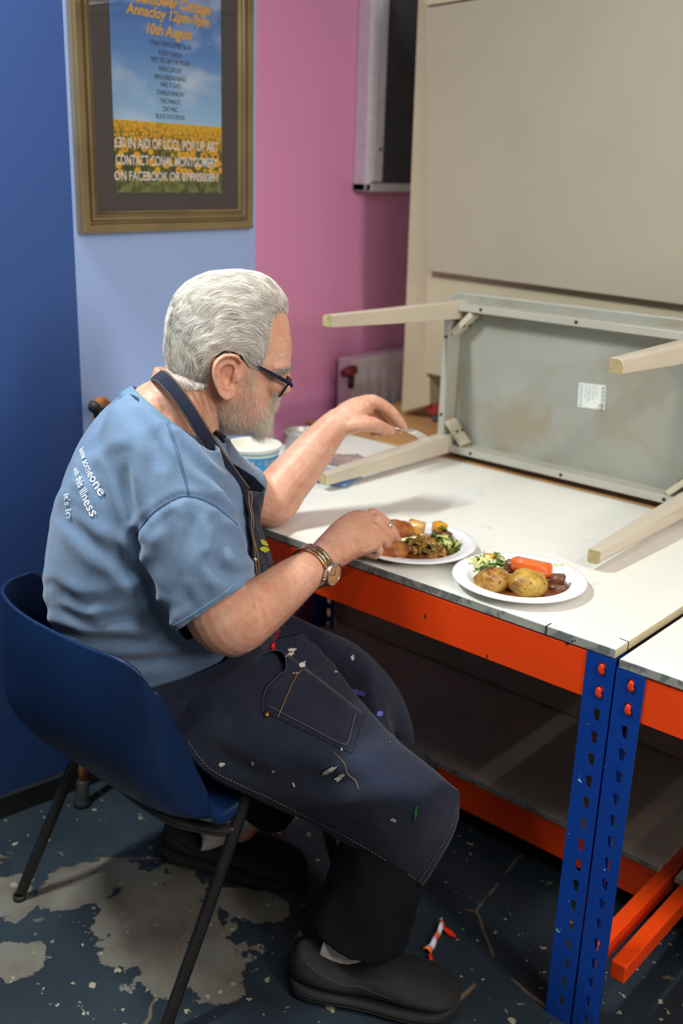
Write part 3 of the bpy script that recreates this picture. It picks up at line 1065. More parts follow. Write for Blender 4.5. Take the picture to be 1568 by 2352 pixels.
# sweet wrapper on the floor
mb = MB()
wr = [(975, 2178), (990, 2150), (1003, 2128), (1022, 2118)]
L1 = cr([atz(*p, .012) for p in [(968, 2182), (985, 2165), (1000, 2140), (1008, 2118)]], 4)
L2 = cr([atz(*p, .006) for p in [(990, 2192), (1000, 2172), (1010, 2150), (1022, 2124)]], 4)
g = [[(1 - t) * a_ + t * b_ + V(0, 0, .008 * math.sin(t * 3.1) + .003 * math.sin(i * 1.3)) for t in np.linspace(0, 1, 7)] for i, (a_, b_) in enumerate(zip(L1, L2))]
mb.grid(g)
wrp = empty('sweet_wrapper', atz(995, 2160, 0), 'torn red and white sweet wrapper on the dark floor beside the near shoe', 'wrapper')
q = N('striped_wrapper'); x_ = q.coord(kind='Object', rot=(0, 0, .9)); wv = q.n('TexWave'); wv.inputs['Scale'].default_value = 8; wv.inputs['Distortion'].default_value = 4; q.l(x_, wv.inputs['Vector'])
q.col(q.ramp(wv.outputs['Fac'], [(0, srgb(224, 224, 232)), (.55, srgb(170, 176, 214)), (.72, srgb(222, 58, 30)), (.9, srgb(235, 120, 30))])).set(rough=.25); M_wrap = q.mat
mb.build('foil', M_wrap, wrp, smooth=True, solid=.0005)
M_redf = plain('red_foil', srgb(224, 52, 28), .25)
for A_, B_ in (([(1005, 2120), (1022, 2128), (1040, 2140), (1046, 2150)], [(1018, 2138), (1028, 2148), (1036, 2152), (1046, 2156)]), ([(982, 2192), (984, 2205), (982, 2218)], [(993, 2196), (994, 2208), (990, 2220)])):
    a_, b_ = cr([atz(*p, .010) for p in A_], 4), cr([atz(*p, .005) for p in B_], 4)
    mb = MB(); mb.grid([[(1 - t) * x + t * y + V(0, 0, .004 * math.sin(t * 3)) for t in np.linspace(0, 1, 5)] for x, y in zip(a_, b_)])
    mb.build('torn_end', M_redf, wrp, smooth=True, solid=.0005)
# ------------------------------------------------------------ chair
ch = empty('stacking_chair', (-1.44, 1.12, 0), 'dark blue moulded plastic stacking chair with black tube legs the man sits on', 'chair')
rows = [  # half width, y centre, z centre, (y,z) far edge, (y,z) near edge
    (.238, .888, .738, (.985, .757), (.925, .692)), (.245, .880, .690, (1.015, .715), (.945, .645)), (.247, .878, .62, (1.025, .64), (.965, .602)),
    (.247, .888, .54, (1.025, .55), (.992, .530)), (.247, .925, .462, (1.035, .47), (1.020, .462)), (.247, .985, .412, (1.05, .405), (1.045, .402)),
    (.245, 1.075, .392, (1.095, .397), (1.085, .391)), (.243, 1.17, .402, (1.17, .418), (1.17, .415)), (.238, 1.27, .412, (1.27, .43), (1.27, .43)),
    (.222, 1.345, .400, (1.335, .41), (1.335, .41)), (.20, 1.375, .372, (1.36, .38), (1.36, .38))]
cxm = -1.442
us = [-1, -.95, -.82, -.6, -.3, 0, .3, .6, .82, .95, 1]
G = []
for i, (w_, yc, zc, fe, ne) in enumerate(rows):
    row = []
    for u in us:
        ye, ze = fe if u < 0 else ne
        k = abs(u) ** (4 if i < 6 else 2.6)
        x = cxm + (w_ - ((.042, .040, .032, .018)[i] if u < 0 and i < 4 else 0)) * (math.sin(u * math.pi / 2) ** 1 if i < 6 else u) 
        hump = .014 * math.sin(math.pi * min(1, abs(u)) ** 2) if i == 0 else 0
        row.append((x, yc + (ye - yc) * k, zc + (ze - zc) * abs(u) ** 5 + hump))
    l, r_ = V(row[0]), V(row[-1])
    turn = V(0, .010, -.006) if i < 5 else V(0, 0, -.014)
    row = [tuple(l + turn + V(-.004, 0, 0))] + row + [tuple(r_ + turn + V(.004, 0, 0))]
    G.append(row)
G = bicr(G, 6, 5)
mb = MB(); mb.grid(G)
q = N('scuffed_blue_plastic')
bs = q.ramp(q.noise(5, 6), [(0.3, srgb(11, 33, 68)), (0.7, srgb(16, 42, 80))])
sc = q.ramp(q.noise(48, 7, .65, dist=.5), [(0.70, 0), (0.735, 1)])
q.col(q.mix(q.math('MULTIPLY', sc, .6), bs, srgb(150, 168, 190))).set(rough=0.42, spec=.4)
q.bump(q.noise(260, 2), 0.15, 0.0004)
M_plas = q.mat
mb.build('seat_shell', M_plas, ch, smooth=True, solid=.005)
M_tubeb = plain('black_tube_enamel', (0.012, 0.011, 0.011), .35, var=.3, scale=60)
rt_ = 0.0118
FL, FR = V(-1.70, .94, 0), V(-1.188, .915, 0)
TL, TR = V(-1.650, 1.10, .372), V(-1.192, 1.125, .405)


def leg(foot, top, nxt):
    p = cr([foot + V(0, 0, .006), foot + (top - foot) * .5, foot + (top - foot) * .93, top + V(0, 0, .004), top + (nxt - top) * .5, nxt], 5)
    mb = MB(); mb.tube(p, rt_, 14); o = mb.build('leg', M_tubeb, ch, smooth=True)
    mb = MB(); mb.tube([foot + V(0, 0, .0005), foot + V(0, 0, .012)], [.0135, .0135], 14); mb.build('foot_cap', M_rub, o, smooth=True)


leg(FL, TL, V(-1.63, 1.22, .378))
leg(FR, TR, V(-1.215, 1.24, .392))
leg(V(-1.685, 1.43, 0), V(-1.655, 1.31, .375), V(-1.63, 1.20, .380))
leg(V(-1.17, 1.40, 0), V(-1.192, 1.30, .385), V(-1.21, 1.20, .392))
cr_p = cr([FR + (TR - FR) * .86, V(-1.235, 1.075, .338), V(-1.33, 1.045, .335), V(-1.46, 1.035, .352), V(-1.57, 1.06, .362), FL + (TL - FL) * .95], 6)
mb = MB(); mb.tube(cr_p, 0.0120, 14); mb.build('cross_tube', plain('worn_black_tube', (0.03, 0.026, 0.024), .3, var=.4, scale=40), ch, smooth=True)
for x in (-1.30, -1.58):
    mb = MB(); mb.box((x, 1.07, .372), (.035, .05, .03), bev=.003); mb.build('seat_bracket', M_plas, ch)
# ------------------------------------------------------------ the man
BF = nrm(V(.5, .866, 0)); BR = nrm(V(.866, -.5, 0)); B0 = V(-1.38, 1.12, 0); UZ = V(0, 0, 1)


def S(px, py, off=0.0):
    return onpl(px, py, B0 + BR * off, BR)


def b2(P):     # body-plane 2-D coordinates
    P = np.atleast_2d(P); return np.stack([(P - B0) @ BF, P[:, 2]], -1)


man = empty('person', (-1.40, 1.15, 0), 'grey haired bearded man in blue t-shirt and denim apron seated eating at the bench', 'person')

LV = [  # back px, front px, half width   (from the collar down)
    ((300, 900), (505, 1012), .078, 0), ((262, 932), (518, 1050), .142, 0), ((222, 975), (534, 1092), .175, 0), ((180, 1040), (556, 1150), .182, 0),
    ((140, 1130), (580, 1212), .184, -.008), ((112, 1230), (599, 1275), .186, -.02), ((103, 1320), (608, 1345), .19, -.035), ((112, 1410), (604, 1420), .192, -.055),
    ((145, 1500), (580, 1485), .19, -.070), ((195, 1590), (550, 1560), .182, -.075)]
LB = np.array([S(*a, o_) for a, b, w_, o_ in LV]); LF = np.array([S(*b, o_) for a, b, w_, o_ in LV]); LW = np.array([w_ for a, b, w_, o_ in LV])


def crv(A, v):
    A = np.asarray(A, float); n = len(A); v = min(max(v, 0), n - 1 - 1e-9); i = int(v); t = v - i
    p0, p1, p2, p3 = A[max(i - 1, 0)], A[i], A[min(i + 1, n - 1)], A[min(i + 2, n - 1)]
    return 0.5 * ((2 * p1) + (-p0 + p2) * t + (2 * p0 - 5 * p1 + 4 * p2 - p3) * t * t + (-p0 + 3 * p1 - 3 * p2 + p3) * t ** 3)


def T(v, th, off=0.0, e=.88):
    """point on the torso: th=0 front, +90 near side, 180 back (degrees)"""
    B, F, w_ = crv(LB, v), crv(LF, v), float(crv(LW[:, None], v)[0])
    th = math.radians(th)
    c, s_ = math.cos(th), math.sin(th)
    cc, ss = math.copysign(abs(c) ** e, c), math.copysign(abs(s_) ** e, s_)
    A = (F - B) / 2
    return (F + B) / 2 + A * cc * (1 + off / np.linalg.norm(A)) + BR * (w_ + off) * ss


def spine_tube(mb, P, R_, up=None, flat=None, n=16, k=5):
    P = np.array(P, float); R_ = np.array(R_, float)
    fl = None if flat is None else cr(np.broadcast_to(np.array(flat, float), (len(P),))[:, None], k)[:, 0]
    mb.tube(cr(P, k), cr(R_[:, None], k)[:, 0], n, flat=fl, up=up)


def ball(mb, c, r, ax=None, n=14):
    """ellipsoid; ax = 3 axis vectors"""
    ax = np.eye(3) if ax is None else np.array(ax)
    r = np.broadcast_to(np.array(r, float), (3,))
    th = np.linspace(0, math.pi, n)[1:-1]; ph = np.arange(n + 4) * 2 * math.pi / (n + 4)
    rings = [[V(c) + ax.T @ (r * V(math.sin(a) * math.cos(b), math.sin(a) * math.sin(b), math.cos(a))) for b in ph] for a in th]
    mb.rings(rings)


# ---- head frame
HF = nrm(V(.571, .821, 0)); HR = nrm(V(.821, -.571, 0)); HC = S(530, 790)


def H(px, py, off=0.0):
    return onpl(px, py, HC + HR * off, HR)


HL = [((478, 640), (556, 632), .030), ((428, 665), (610, 646), .060), ((402, 705), (643, 684), .075), ((390, 760), (660, 730), .081),
      ((388, 815), (667, 775), .082), ((394, 855), (667, 815), .079), ((408, 888), (657, 845), .073), ((428, 910), (650, 872), .072),
      ((455, 930), (641, 900), .069), ((478, 950), (629, 926), .066), ((495, 968), (617, 950), .060), ((510, 985), (603, 972), .047), ((532, 993), (588, 984), .022)]
body = MB()
rings = []
for a, b, w_ in HL:
    A_, F_ = H(*a), H(*b)
    c = (A_ + F_) / 2; d = (F_ - A_) / 2
    row = []
    for th in np.arange(28) * 2 * math.pi / 28:
        cc, ss = math.cos(th), math.sin(th)
        # slightly boxed, narrower toward the face
        wq = w_ * (1.0 - .10 * max(cc, 0) ** 2)
        row.append(c + d * math.copysign(abs(cc) ** .92, cc) + HR * wq * math.copysign(abs(ss) ** .86, ss))
    rings.append(row)
rings = cr(rings, 3)
body.rings(list(rings))
fa = nrm(H(660, 870) - H(560, 840)); fu = nrm(np.cross(HR, fa))
if fu[2] < 0: fu = -fu
FAX = [fa, HR, fu]
# brow ridge, cheekbones, nose, lips, chin, eyes
for s_ in (1, -1):
    spine_tube(body, [H(655, 836, s_ * .004), H(653, 836, s_ * .022), H(643, 839, s_ * .044), H(626, 845, s_ * .062)], [.010, .0115, .011, .007], n=10)
    ball(body, H(628, 884, s_ * .044), (.024, .024, .018), FAX)
    ball(body, H(640, 864, s_ * .031), (.014, .0135, .013), FAX)
    ball(body, H(637, 894, s_ * .013), (.010, .009, .009), FAX)
    ball(body, H(560, 940, s_ * .048), (.045, .020, .038), FAX)
spine_tube(body, [H(655, 846), H(655, 862), H(654, 878), H(650, 890)], [.009, .010, .013, .014], n=12)
ball(body, H(649, 891), (.015, .016, .013), FAX)
ball(body, H(626, 914), (.014, .026, .012), FAX)
ball(body, H(620, 936), (.013, .024, .010), FAX)
ball(body, H(598, 968), (.018, .030, .020), FAX)
# ears
EO = [(531, 811), (545, 816), (553, 829), (551, 846), (546, 862), (543, 880), (541, 897), (533, 911), (519, 917), (505, 908), (495, 890), (488, 868), (486, 848), (490, 830), (502, 817), (516, 811)]
for s_ in (1, -1):
    cen = V(521, 860)
    EO_ = cr(EO + EO[:1], 3)[:-1]
    prof = [(1.0, -.026), (1.0, -.004), (1.03, .006), (1.0, .0120), (.92, .0130), (.84, .0085), (.76, .0005), (.68, .0000), (.60, .0035), (.52, .0040), (.42, -.006), (.2, -.0120)]
    rr_ = []
    for t, h in prof:
        ring = []
        for (x, y) in EO_:
            p = cen + (V(x, y) - cen) * t
            back = (553 - p[0]) / 67.0
            lobe = max(0, (p[1] - 880) / 37.0)
            hh_ = h if h < -.02 else (h * (1 - .75 * min(1, lobe)) + .004 * min(1, lobe)) + .014 * max(0, back) ** 1.3
            if h > 0 and p[0] > 538 and p[1] > 832: hh_ -= h * .8
            if t < .65: hh_ += .004 * max(0, (845 - p[1]) / 30)
            # measured in the near-side plane; the far ear is its mirror
            q3 = H(p[0], p[1], .080 + 0.0)
            q3 = q3 + HR * hh_
            if s_ < 0: q3 = q3 - 2 * HR * np.dot(q3 - HC, HR)
            ring.append(q3)
        rr_.append(ring)
    body.rings(rr_)
    tr_ = H(545, 868, .084)
    if s_ < 0: tr_ = tr_ - 2 * HR * np.dot(tr_ - HC, HR)
    ball(body, tr_, (.007, .006, .010), FAX)
spine_tube(body, [H(462, 800), H(460, 850), H(448, 888), S(424, 925)], [.050, .050, .052, .058], up=HF, flat=[1.05, 1.05, 1.0, 1.0], n=20)
# neck and upper trunk under the shirt
spine_tube(body, [S(440, 870), S(425, 915), S(400, 965), S(375, 1030), S(355, 1110)], [.066, .068, .072, .10, .12], up=BF, flat=[.93, .95, 1.05, 1.3, 1.25], n=24)
ball(body, S(362, 935), (.05, .06, .045), [BF, BR, UZ])
for s_ in (1, -1):
    spine_tube(body, [H(470, 880, s_ * .050), H(470, 930, s_ * .048), H(478, 985, s_ * .035)], [.022, .020, .018], n=10)
spine_tube(body, [S(355, 1100), S(352, 1250, -.02), S(355, 1400, -.05), S(365, 1530, -.07), S(385, 1640, -.07)], [.13, .15, .155, .15, .13], up=BF, flat=[1.1, 1.0, 1.0, 1.0, 1.1], n=24)
# near arm (right)
SHN = S(392, 1115, .150)
ARM_N = [SHN, S(432, 1200, .190), S(470, 1310, .212), S(500, 1395, .214), S(532, 1428, .205), S(580, 1404, .175), S(632, 1366, .126), S(684, 1326, .094), S(722, 1298, .066), S(752, 1276, .046)]
spine_tube(body, ARM_N, [.058, .056, .055, .059, .058, .0525, .0470, .0400, .0325, .0300], n=22, k=6)
ball(body, S(535, 1468, .205), (.034, .034, .030))
# far arm (left)
SHF = S(440, 1050, -.155)
ARM_F = [SHF, S(500, 1098, -.200), S(560, 1132, -.245), S(618, 1152, -.268), S(655, 1112, -.275), S(695, 1066, -.280), S(730, 1022, -.282), S(762, 985, -.284), S(785, 966, -.284)]
spine_tube(body, ARM_F, [.052, .050, .051, .056, .0520, .0475, .0410, .0345, .0320], n=22, k=6)
ball(body, S(606, 1175, -.262), (.034, .032, .030))


def finger(pts, r0, r1, n=10):
    spine_tube(body, pts, np.linspace(r0, r1, len(pts)) * np.array([1.0] + [1.04 if i % 2 else .98 for i in range(len(pts) - 2)] + [.82]), n=n, k=4)
    ball(body, pts[-1], r1 * .86, n=8)


def palm(P, Wd, Tk, across):
    P = cr(P, 4); Wd = cr(np.array(Wd)[:, None], 4)[:, 0]; Tk = cr(np.array(Tk)[:, None], 4)[:, 0]
    t = np.gradient(P, axis=0); t /= np.linalg.norm(t, axis=1)[:, None]
    rings = []
    for i in range(len(P)):
        a = nrm(across - t[i] * np.dot(across, t[i])); b = np.cross(t[i], a)
        th = np.arange(20) * 2 * math.pi / 20
        c_, s_ = np.cos(th), np.sin(th)
        rings.append(P[i] + np.outer(np.sign(c_) * abs(c_) ** .8 * Wd[i], a) + np.outer(np.sign(s_) * abs(s_) ** .9 * Tk[i], b))
    body.rings(rings)


# near hand: fist round the knife handle, seen on the back of the hand
kI, kM, kR_, kP = S(855, 1181, -.046), S(866, 1194, -.028), S(860, 1214, -.006), S(843, 1240, .012)
acr = nrm(kI - kP)
palm([S(735, 1288, .056), S(765, 1264, .036), S(800, 1238, .014), S(835, 1220, -.010), S(856, 1216, -.020)], [.031, .037, .044, .047, .042], [.027, .027, .026, .022, .016], acr)
for k_ in (kI, kM, kR_, kP): ball(body, k_, .0125, n=10)
finger([kI, S(880, 1196, -.040), S(896, 1214, -.038), S(908, 1233, -.040), S(916, 1247, -.044)], .0125, .0088)
finger([kM, S(880, 1216, -.022), S(894, 1234, -.022), S(892, 1254, -.028), S(874, 1260, -.036)], .0120, .0094)
finger([kR_, S(876, 1230, -.004), S(888, 1246, -.004), S(884, 1263, -.010), S(864, 1267, -.022)], .0118, .0094)
finger([kP, S(858, 1252, .010), S(869, 1263, .008), S(862, 1275, .002), S(843, 1273, -.008)], .0108, .0088)
finger([S(790, 1262, -.015), S(820, 1262, -.055), S(850, 1252, -.078), S(880, 1244, -.080), S(900, 1248, -.075)], .016, .0105)
ball(body, S(800, 1250, -.005), (.026, .022, .020))
# far hand: fork pinched between thumb and first finger
fo = -.284
kI2, kM2, kR2, kP2 = S(852, 919, fo + .004), S(846, 926, fo - .022), S(842, 938, fo - .042), S(836, 950, fo - .058)
palm([S(775, 974, fo), S(798, 958, fo - .006), S(820, 946, fo - .014), S(845, 932, fo - .022)], [.031, .038, .042, .041], [.028, .031, .029, .020], nrm(kI2 - kP2))
for k_ in (kI2, kM2, kR2, kP2): ball(body, k_, .0125, n=10)
finger([kI2, S(878, 930, fo + .006), S(902, 950, fo + .006), S(918, 968, fo + .004), S(928, 982, fo + .002)], .0140, .0096)
finger([kM2, S(872, 932, fo - .022), S(892, 952, fo - .020), S(906, 975, fo - .014), S(918, 990, fo - .010)], .0120, .0088)
finger([kR2, S(864, 948, fo - .040), S(880, 968, fo - .036), S(884, 986, fo - .028), S(876, 996, fo - .022)], .0115, .0086)
finger([kP2, S(854, 962, fo - .052), S(866, 980, fo - .046), S(866, 994, fo - .038), S(856, 998, fo - .032)], .0105, .0082)
finger([S(796, 978, fo + .016), S(824, 974, fo + .028), S(850, 974, fo + .028), S(876, 982, fo + .022), S(896, 989, fo + .016)], .0200, .0122)
ball(body, S(812, 972, fo + .018), (.027, .020, .021))
ball(body, S(800, 984, fo + .004), (.022, .018, .014))
# legs inside the trousers
HPN, KNN, ANN = V(-1.33, 1.14, .51), V(-.975, 1.310, .455), V(-1.035, 1.275, .085)
HPF, KNF, ANF = V(-1.47, 1.23, .51), V(-1.225, 1.405, .455), V(-1.455, 1.345, .085)
for hp, kn, an, toe in ((HPN, KNN, ANN, V(-.89, 1.318, .040)), (HPF, KNF, ANF, V(-1.37, 1.378, .040))):
    spine_tube(body, [hp + V(0, 0, .01), hp + (kn - hp) * .5, kn, kn + (an - kn) * .15, kn + (an - kn) * .55, an, an + V(0, 0, -.03)], [.075, .068, .055, .052, .046, .034, .034], n=16)
    spine_tube(body, [an + V(0, 0, -.03), an + (toe - an) * .5 + V(0, 0, -.012), toe + V(0, 0, -.002)], [.028, .024, .018], n=14)

bme = voxel(body, 0.0024, 4, .5)
bme.name = 'body'
print('body verts', len(bme.vertices))
BV = mverts(bme).copy(); BN = mnormals(bme)

# skin relief: knuckle and neck creases, veins
PX = proj(BV)


def nearside(): return (BN @ BR) > 0.0


def groove(lines, amp, w_, mask=None):
    global BV
    for ln in lines:
        d = seg_dist(PX, ln)
        f = -amp * np.exp(-(d / w_) ** 2) + .55 * amp * np.exp(-((d - 2.2 * w_) / (w_ * 1.3)) ** 2)
        m_ = (d < 8 * w_)
        if mask is not None: m_ &= mask
        BV[m_] += BN[m_] * f[m_][:, None]


face_to = ((BV - CP) * BN).sum(1) < 0
nearm = face_to & (((BV - B0) @ BR) > -.1) & (BV[:, 2] > .6)
farm = face_to & (((BV - B0) @ BR) < -.2) & (BV[:, 2] > .6)
groove([[(440, 905), (462, 950), (478, 1000)], [(470, 905), (484, 945), (498, 990)], [(420, 915), (440, 965), (458, 1005)]], .0014, 3.0, nearm & (PX[:, 1] < 1010))
groove([[(800, 1235), (812, 1262)], [(815, 1225), (820, 1258)], [(838, 1262), (862, 1250), (878, 1236)], [(770, 1262), (790, 1290)]], .0010, 2.6, nearm)
groove([[(850, 915), (856, 940), (866, 955)], [(838, 925), (850, 955)], [(870, 975), (876, 990)], [(898, 935), (906, 945)]], .0011, 2.4, farm)
groove([[(600, 860), (625, 872)], [(634, 830), (650, 824)], [(640, 812), (662, 806)], [(642, 790), (664, 786)], [(618, 868), (608, 858), (598, 860)]], .0009, 2.0, nearm)
setverts(bme, BV)

q = N('weathered_skin')
vec = q.coord()
n1 = q.noise(14, 6, .6, vec=vec); n2 = q.noise(55, 5, .6, vec=vec); n3 = q.noise(170, 3, .5, vec=vec)
bs = q.ramp(n1, [(0.25, srgb(198, 140, 112)), (0.5, srgb(214, 162, 134)), (0.75, srgb(226, 182, 156))])
bs = q.mix(q.ramp(n2, [(0.45, 0), (0.75, .55)]), bs, srgb(206, 124, 108))
bs = q.mix(q.ramp(n3, [(0.70, 0), (0.76, .35)]), bs, srgb(150, 96, 76))
q.col(bs).set(rough=.47, spec=.42, sss=.06)
q.b.inputs['Subsurface Radius'].default_value = (.012, .005, .003)
q.b.inputs['Subsurface Scale'].default_value = .6
wv = q.n('TexVoronoi', feature='DISTANCE_TO_EDGE'); wv.inputs['Scale'].default_value = 260
q.l(q.mix(.02, vec, q.noise(40, 3, vec=vec), 'ADD'), wv.inputs['Vector'])
b1 = q.bump(wv.outputs['Distance'], .25, .0006)
q.bump(q.noise(70, 5, .6, vec=q.coord((1, 1, .5))), .35, .0016, prev=b1)
M_skin = q.mat
bo = link('body', bme, M_skin, man, smooth=True)

# finger nails
M_nail = plain('finger_nail', srgb(214, 168, 150), .3, var=.05)


def nail(tip, prev, outv, size=.0065):
    d = nrm(tip - prev); o_ = nrm(outv - d * np.dot(outv, d)); s_ = np.cross(d, o_)
    g = [[tip + d * (u * size * 1.1 - size * .2) + s_ * (w_ * size * .85) + o_ * (.0078 - .0028 * w_ * w_ - .0012 * max(u, 0) ** 2 * 1.2) for w_ in np.linspace(-1, 1, 7)] for u in np.linspace(-1, 1, 7)]
    mb = MB(); mb.grid(g); mb.build('finger_nail', M_nail, bo, smooth=True, solid=.0006)


view = lambda p: nrm(CP - p)
tp_ = S(896, 989, fo + .016); nail(tp_, S(876, 982, fo + .022), view(tp_) + UZ * .5, .0092)

# ---------------------------------------------------------------- t-shirt
sh = MB()
rr_ = [[T(v, a) for a in np.arange(0, 360, 9)] for v in np.linspace(0.0, 9, 46)]
sh.rings(rr_)
for s_ in (1, -1):      # shoulder yoke
    pass
spine_tube(sh, [S(330, 985, .03), S(365, 1030, .095), S(395, 1095, .138), S(420, 1165, .168), S(448, 1255, .192), S(476, 1345, .205), S(500, 1400, .212), S(524, 1450, .216)],
           [.080, .092, .094, .092, .089, .087, .087, .088], n=24, flat=[1, .95, .88, .86, .86, .86, .86, .86])
spine_tube(sh, [S(400, 1000, -.05), S(440, 1050, -.13), S(488, 1092, -.185), S(530, 1118, -.222), S(562, 1136, -.243)], [.080, .080, .072, .066, .064], n=24)
sme = voxel(sh, .0055, 14, .6)
SV = mverts(sme).copy()
bm = bmesh.new(); bm.from_mesh(sme)


def uncap(bm, c, ax, rad, lim=.55, dep=.03):
    """open the flat end of a cloth tube"""
    bm.faces.ensure_lookup_table()
    kill = [f for f in bm.faces if abs((V(f.calc_center_median()) - c) @ ax) < dep and np.linalg.norm(V(f.calc_center_median()) - c) < rad and V(f.normal) @ ax > lim]
    bmesh.ops.delete(bm, geom=kill, context='FACES')


ax0, ax1 = S(476, 1345, .205), S(530, 1465, .217); axd = nrm(ax1 - ax0)
hp_ = S(489, 1392, .212); hl = nrm(S(580, 1328, .212) - S(400, 1455, .212)); hvw = nrm(hp_ - CP)
hn = nrm(np.cross(hl, hvw)); hn = hn if hn @ axd > 0 else -hn
fsel = []
for f in bm.faces:
    c_ = V(f.calc_center_median()); t_ = (c_ - ax0) @ axd
    r_v = c_ - ax0 - axd * t_
    if -.02 < t_ < .20 and np.linalg.norm(r_v) < .094 and (c_ - B0) @ BR > .158 and (V(f.normal) @ nrm(r_v) > -.1 or (V(f.normal) @ axd > .5 and t_ > .05)): fsel.append(f)
ge = set(fsel)
for f in fsel: ge.update(f.edges); ge.update(f.verts)
bmesh.ops.bisect_plane(bm, geom=list(ge), plane_co=Vector(hp_), plane_no=Vector(hn), clear_outer=True)
hemF = S(562, 1136, -.243); uncap(bm, hemF, nrm(S(562, 1136, -.243) - S(530, 1118, -.222)), .10)
n0, n1_ = S(300, 893), S(515, 1016)
cn = nrm(np.cross(n1_ - n0, BR)); cn = cn if cn[2] > 0 else -cn
bmesh.ops.bisect_plane(bm, geom=list(bm.verts) + list(bm.edges) + list(bm.faces), plane_co=Vector((n0 + n1_) / 2), plane_no=Vector(cn), clear_outer=True)
# keep the biggest connected piece, normals outwards
seen, best_ = set(), []
for v in bm.verts:
    if v in seen: continue
    st_, comp = [v], []
    seen.add(v)
    while st_:
        a_ = st_.pop(); comp.append(a_)
        for e in a_.link_edges:
            o_ = e.other_vert(a_)
            if o_ not in seen: seen.add(o_); st_.append(o_)
    if len(comp) > len(best_): best_ = comp
bs_set = set(best_)
bmesh.ops.delete(bm, geom=[v for v in bm.verts if v not in bs_set], context='VERTS')
bmesh.ops.recalc_face_normals(bm, faces=bm.faces)
tot = sum((V(f.normal) @ nrm(V(f.calc_center_median()) - B0 - V(0, 0, .85))) for f in list(bm.faces)[::7])
print('orient', tot)
if tot < 0: bmesh.ops.reverse_faces(bm, faces=bm.faces)
bm.to_mesh(sme); bm.free(); sme.update()
SV = mverts(sme).copy(); SN = mnormals(sme)
near = (SN @ BR) > -.05
P2 = proj(SV)


def fold(lines, amp, w_, msk=None, ridge=.7):
    """pressed creases with a raised lip on both sides"""
    global SV
    mk = near if msk is None else near & msk
    for ln in lines:
        a_ = amp
        ln_ = cr([V(*p) for p in ln], 4) if len(ln) > 2 else ln
        d = seg_dist(P2, ln_)
        L = np.array(ln_, float)
        # taper at the ends
        e_ = np.minimum(np.linalg.norm(P2 - L[0], axis=1), np.linalg.norm(P2 - L[-1], axis=1))
        tp = np.clip(e_ / (w_ * 3.0) + .15, 0, 1)
        f = (-a_ * np.exp(-(d / w_) ** 2) + ridge * a_ * np.exp(-((d - 2.0 * w_) / (1.1 * w_)) ** 2)) * tp
        m_ = mk & (d < 6 * w_)
        SV[m_] += SN[m_] * f[m_][:, None]


# arm-hole seam and big drapes, then small wrinkles
fold([[(312, 1232), (340, 1190), (385, 1155), (432, 1139), (490, 1160), (545, 1205), (566, 1240)]], .0045, 7)
fold([[(312, 1232), (326, 1290), (345, 1350), (372, 1410), (402, 1458)]], .009, 12, ridge=.4)
fold([[(306, 1250), (250, 1170), (215, 1090)], [(300, 1300), (240, 1210), (190, 1150)], [(338, 1350), (280, 1290), (210, 1240), (160, 1180)], [(330, 1240), (300, 1140), (290, 1050)], [(352, 1200), (345, 1110), (360, 1020)]], .0070, 17)
fold([[(120, 1392), (200, 1425), (290, 1420), (370, 1440)], [(118, 1352), (190, 1385), (260, 1378), (340, 1372)], [(130, 1445), (220, 1470), (320, 1470), (400, 1462)], [(180, 1500), (280, 1520), (390, 1510), (460, 1478)], [(250, 1402), (320, 1400), (385, 1405)]], .0060, 14)
fold([[(395, 1190), (400, 1290), (420, 1380)], [(440, 1170), (455, 1270), (462, 1390)], [(430, 1200), (425, 1290), (440, 1400)], [(500, 1200), (530, 1250), (560, 1270)], [(480, 1290), (520, 1320), (565, 1322)], [(505, 1235), (498, 1290), (520, 1330)]], .0050, 13)
fold([[(470, 1010), (520, 1100), (556, 1200)], [(440, 1000), (500, 1090), (545, 1180)], [(410, 1010), (470, 1080), (540, 1150)], [(380, 990), (440, 1060), (500, 1110)]], .0055, 10)
fold([[(250, 960), (230, 1010), (200, 1050)], [(310, 960), (350, 1000), (372, 1060)]], .003, 12)
nz_ = fbm(SV, 9, 2, 2)
amp_ = np.where(P2[:, 1] > 1330, .005, .003)
SV += SN * (nz_ * amp_)[:, None]
rg = fbm(SV * V(1, 1, 2.2), 26, 5, 2)
SV += SN * (rg * .0005)[:, None]
setverts(sme, SV)
of_ = link('tmp', sme.copy()); sq_ = of_.modifiers.new('s', 'SMOOTH'); sq_.factor = .5; sq_.iterations = 5; sm2 = evaluated(of_); bpy.data.objects.remove(of_); SV = mverts(sm2).copy(); setverts(sme, SV)
q = N('faded_blue_cotton')
vec = q.coord()
bs = q.ramp(q.noise(7, 6, vec=vec), [(0.3, srgb(94, 120, 150)), (0.7, srgb(112, 138, 168))])
bs = q.mix(q.ramp(q.noise(420, 2, vec=vec), [(0.4, 0), (0.7, .25)]), bs, srgb(140, 160, 184))
q.col(bs).set(rough=.88, sheen=.25, spec=.15)
q.bump(q.noise(900, 2, vec=vec), .25, .0005, prev=q.bump(q.noise(60, 5, .6, vec=vec), .3, .002))
M_cot = q.mat
so = link('t_shirt', sme, M_cot, man, smooth=True)
sm_ = so.modifiers.new('solid', 'SOLIDIFY'); sm_.thickness = .0022; sm_.offset = -1
bvh = BVHTree.FromPolygons([Vector(p) for p in SV], [tuple(p.vertices) for p in sme.polygons])


def onshirt(px, py, lift=.001, tree=None):
    r = Vector(nrm(ray(px, py)))
    loc, n_, idx, d_ = (tree or bvh).ray_cast(Vector(CP), r, 6)
    if loc is None: return None, None
    n_ = V(n_); n_ = n_ if np.dot(n_, V(r)) < 0 else -n_
    return V(loc) + n_ * lift, n_


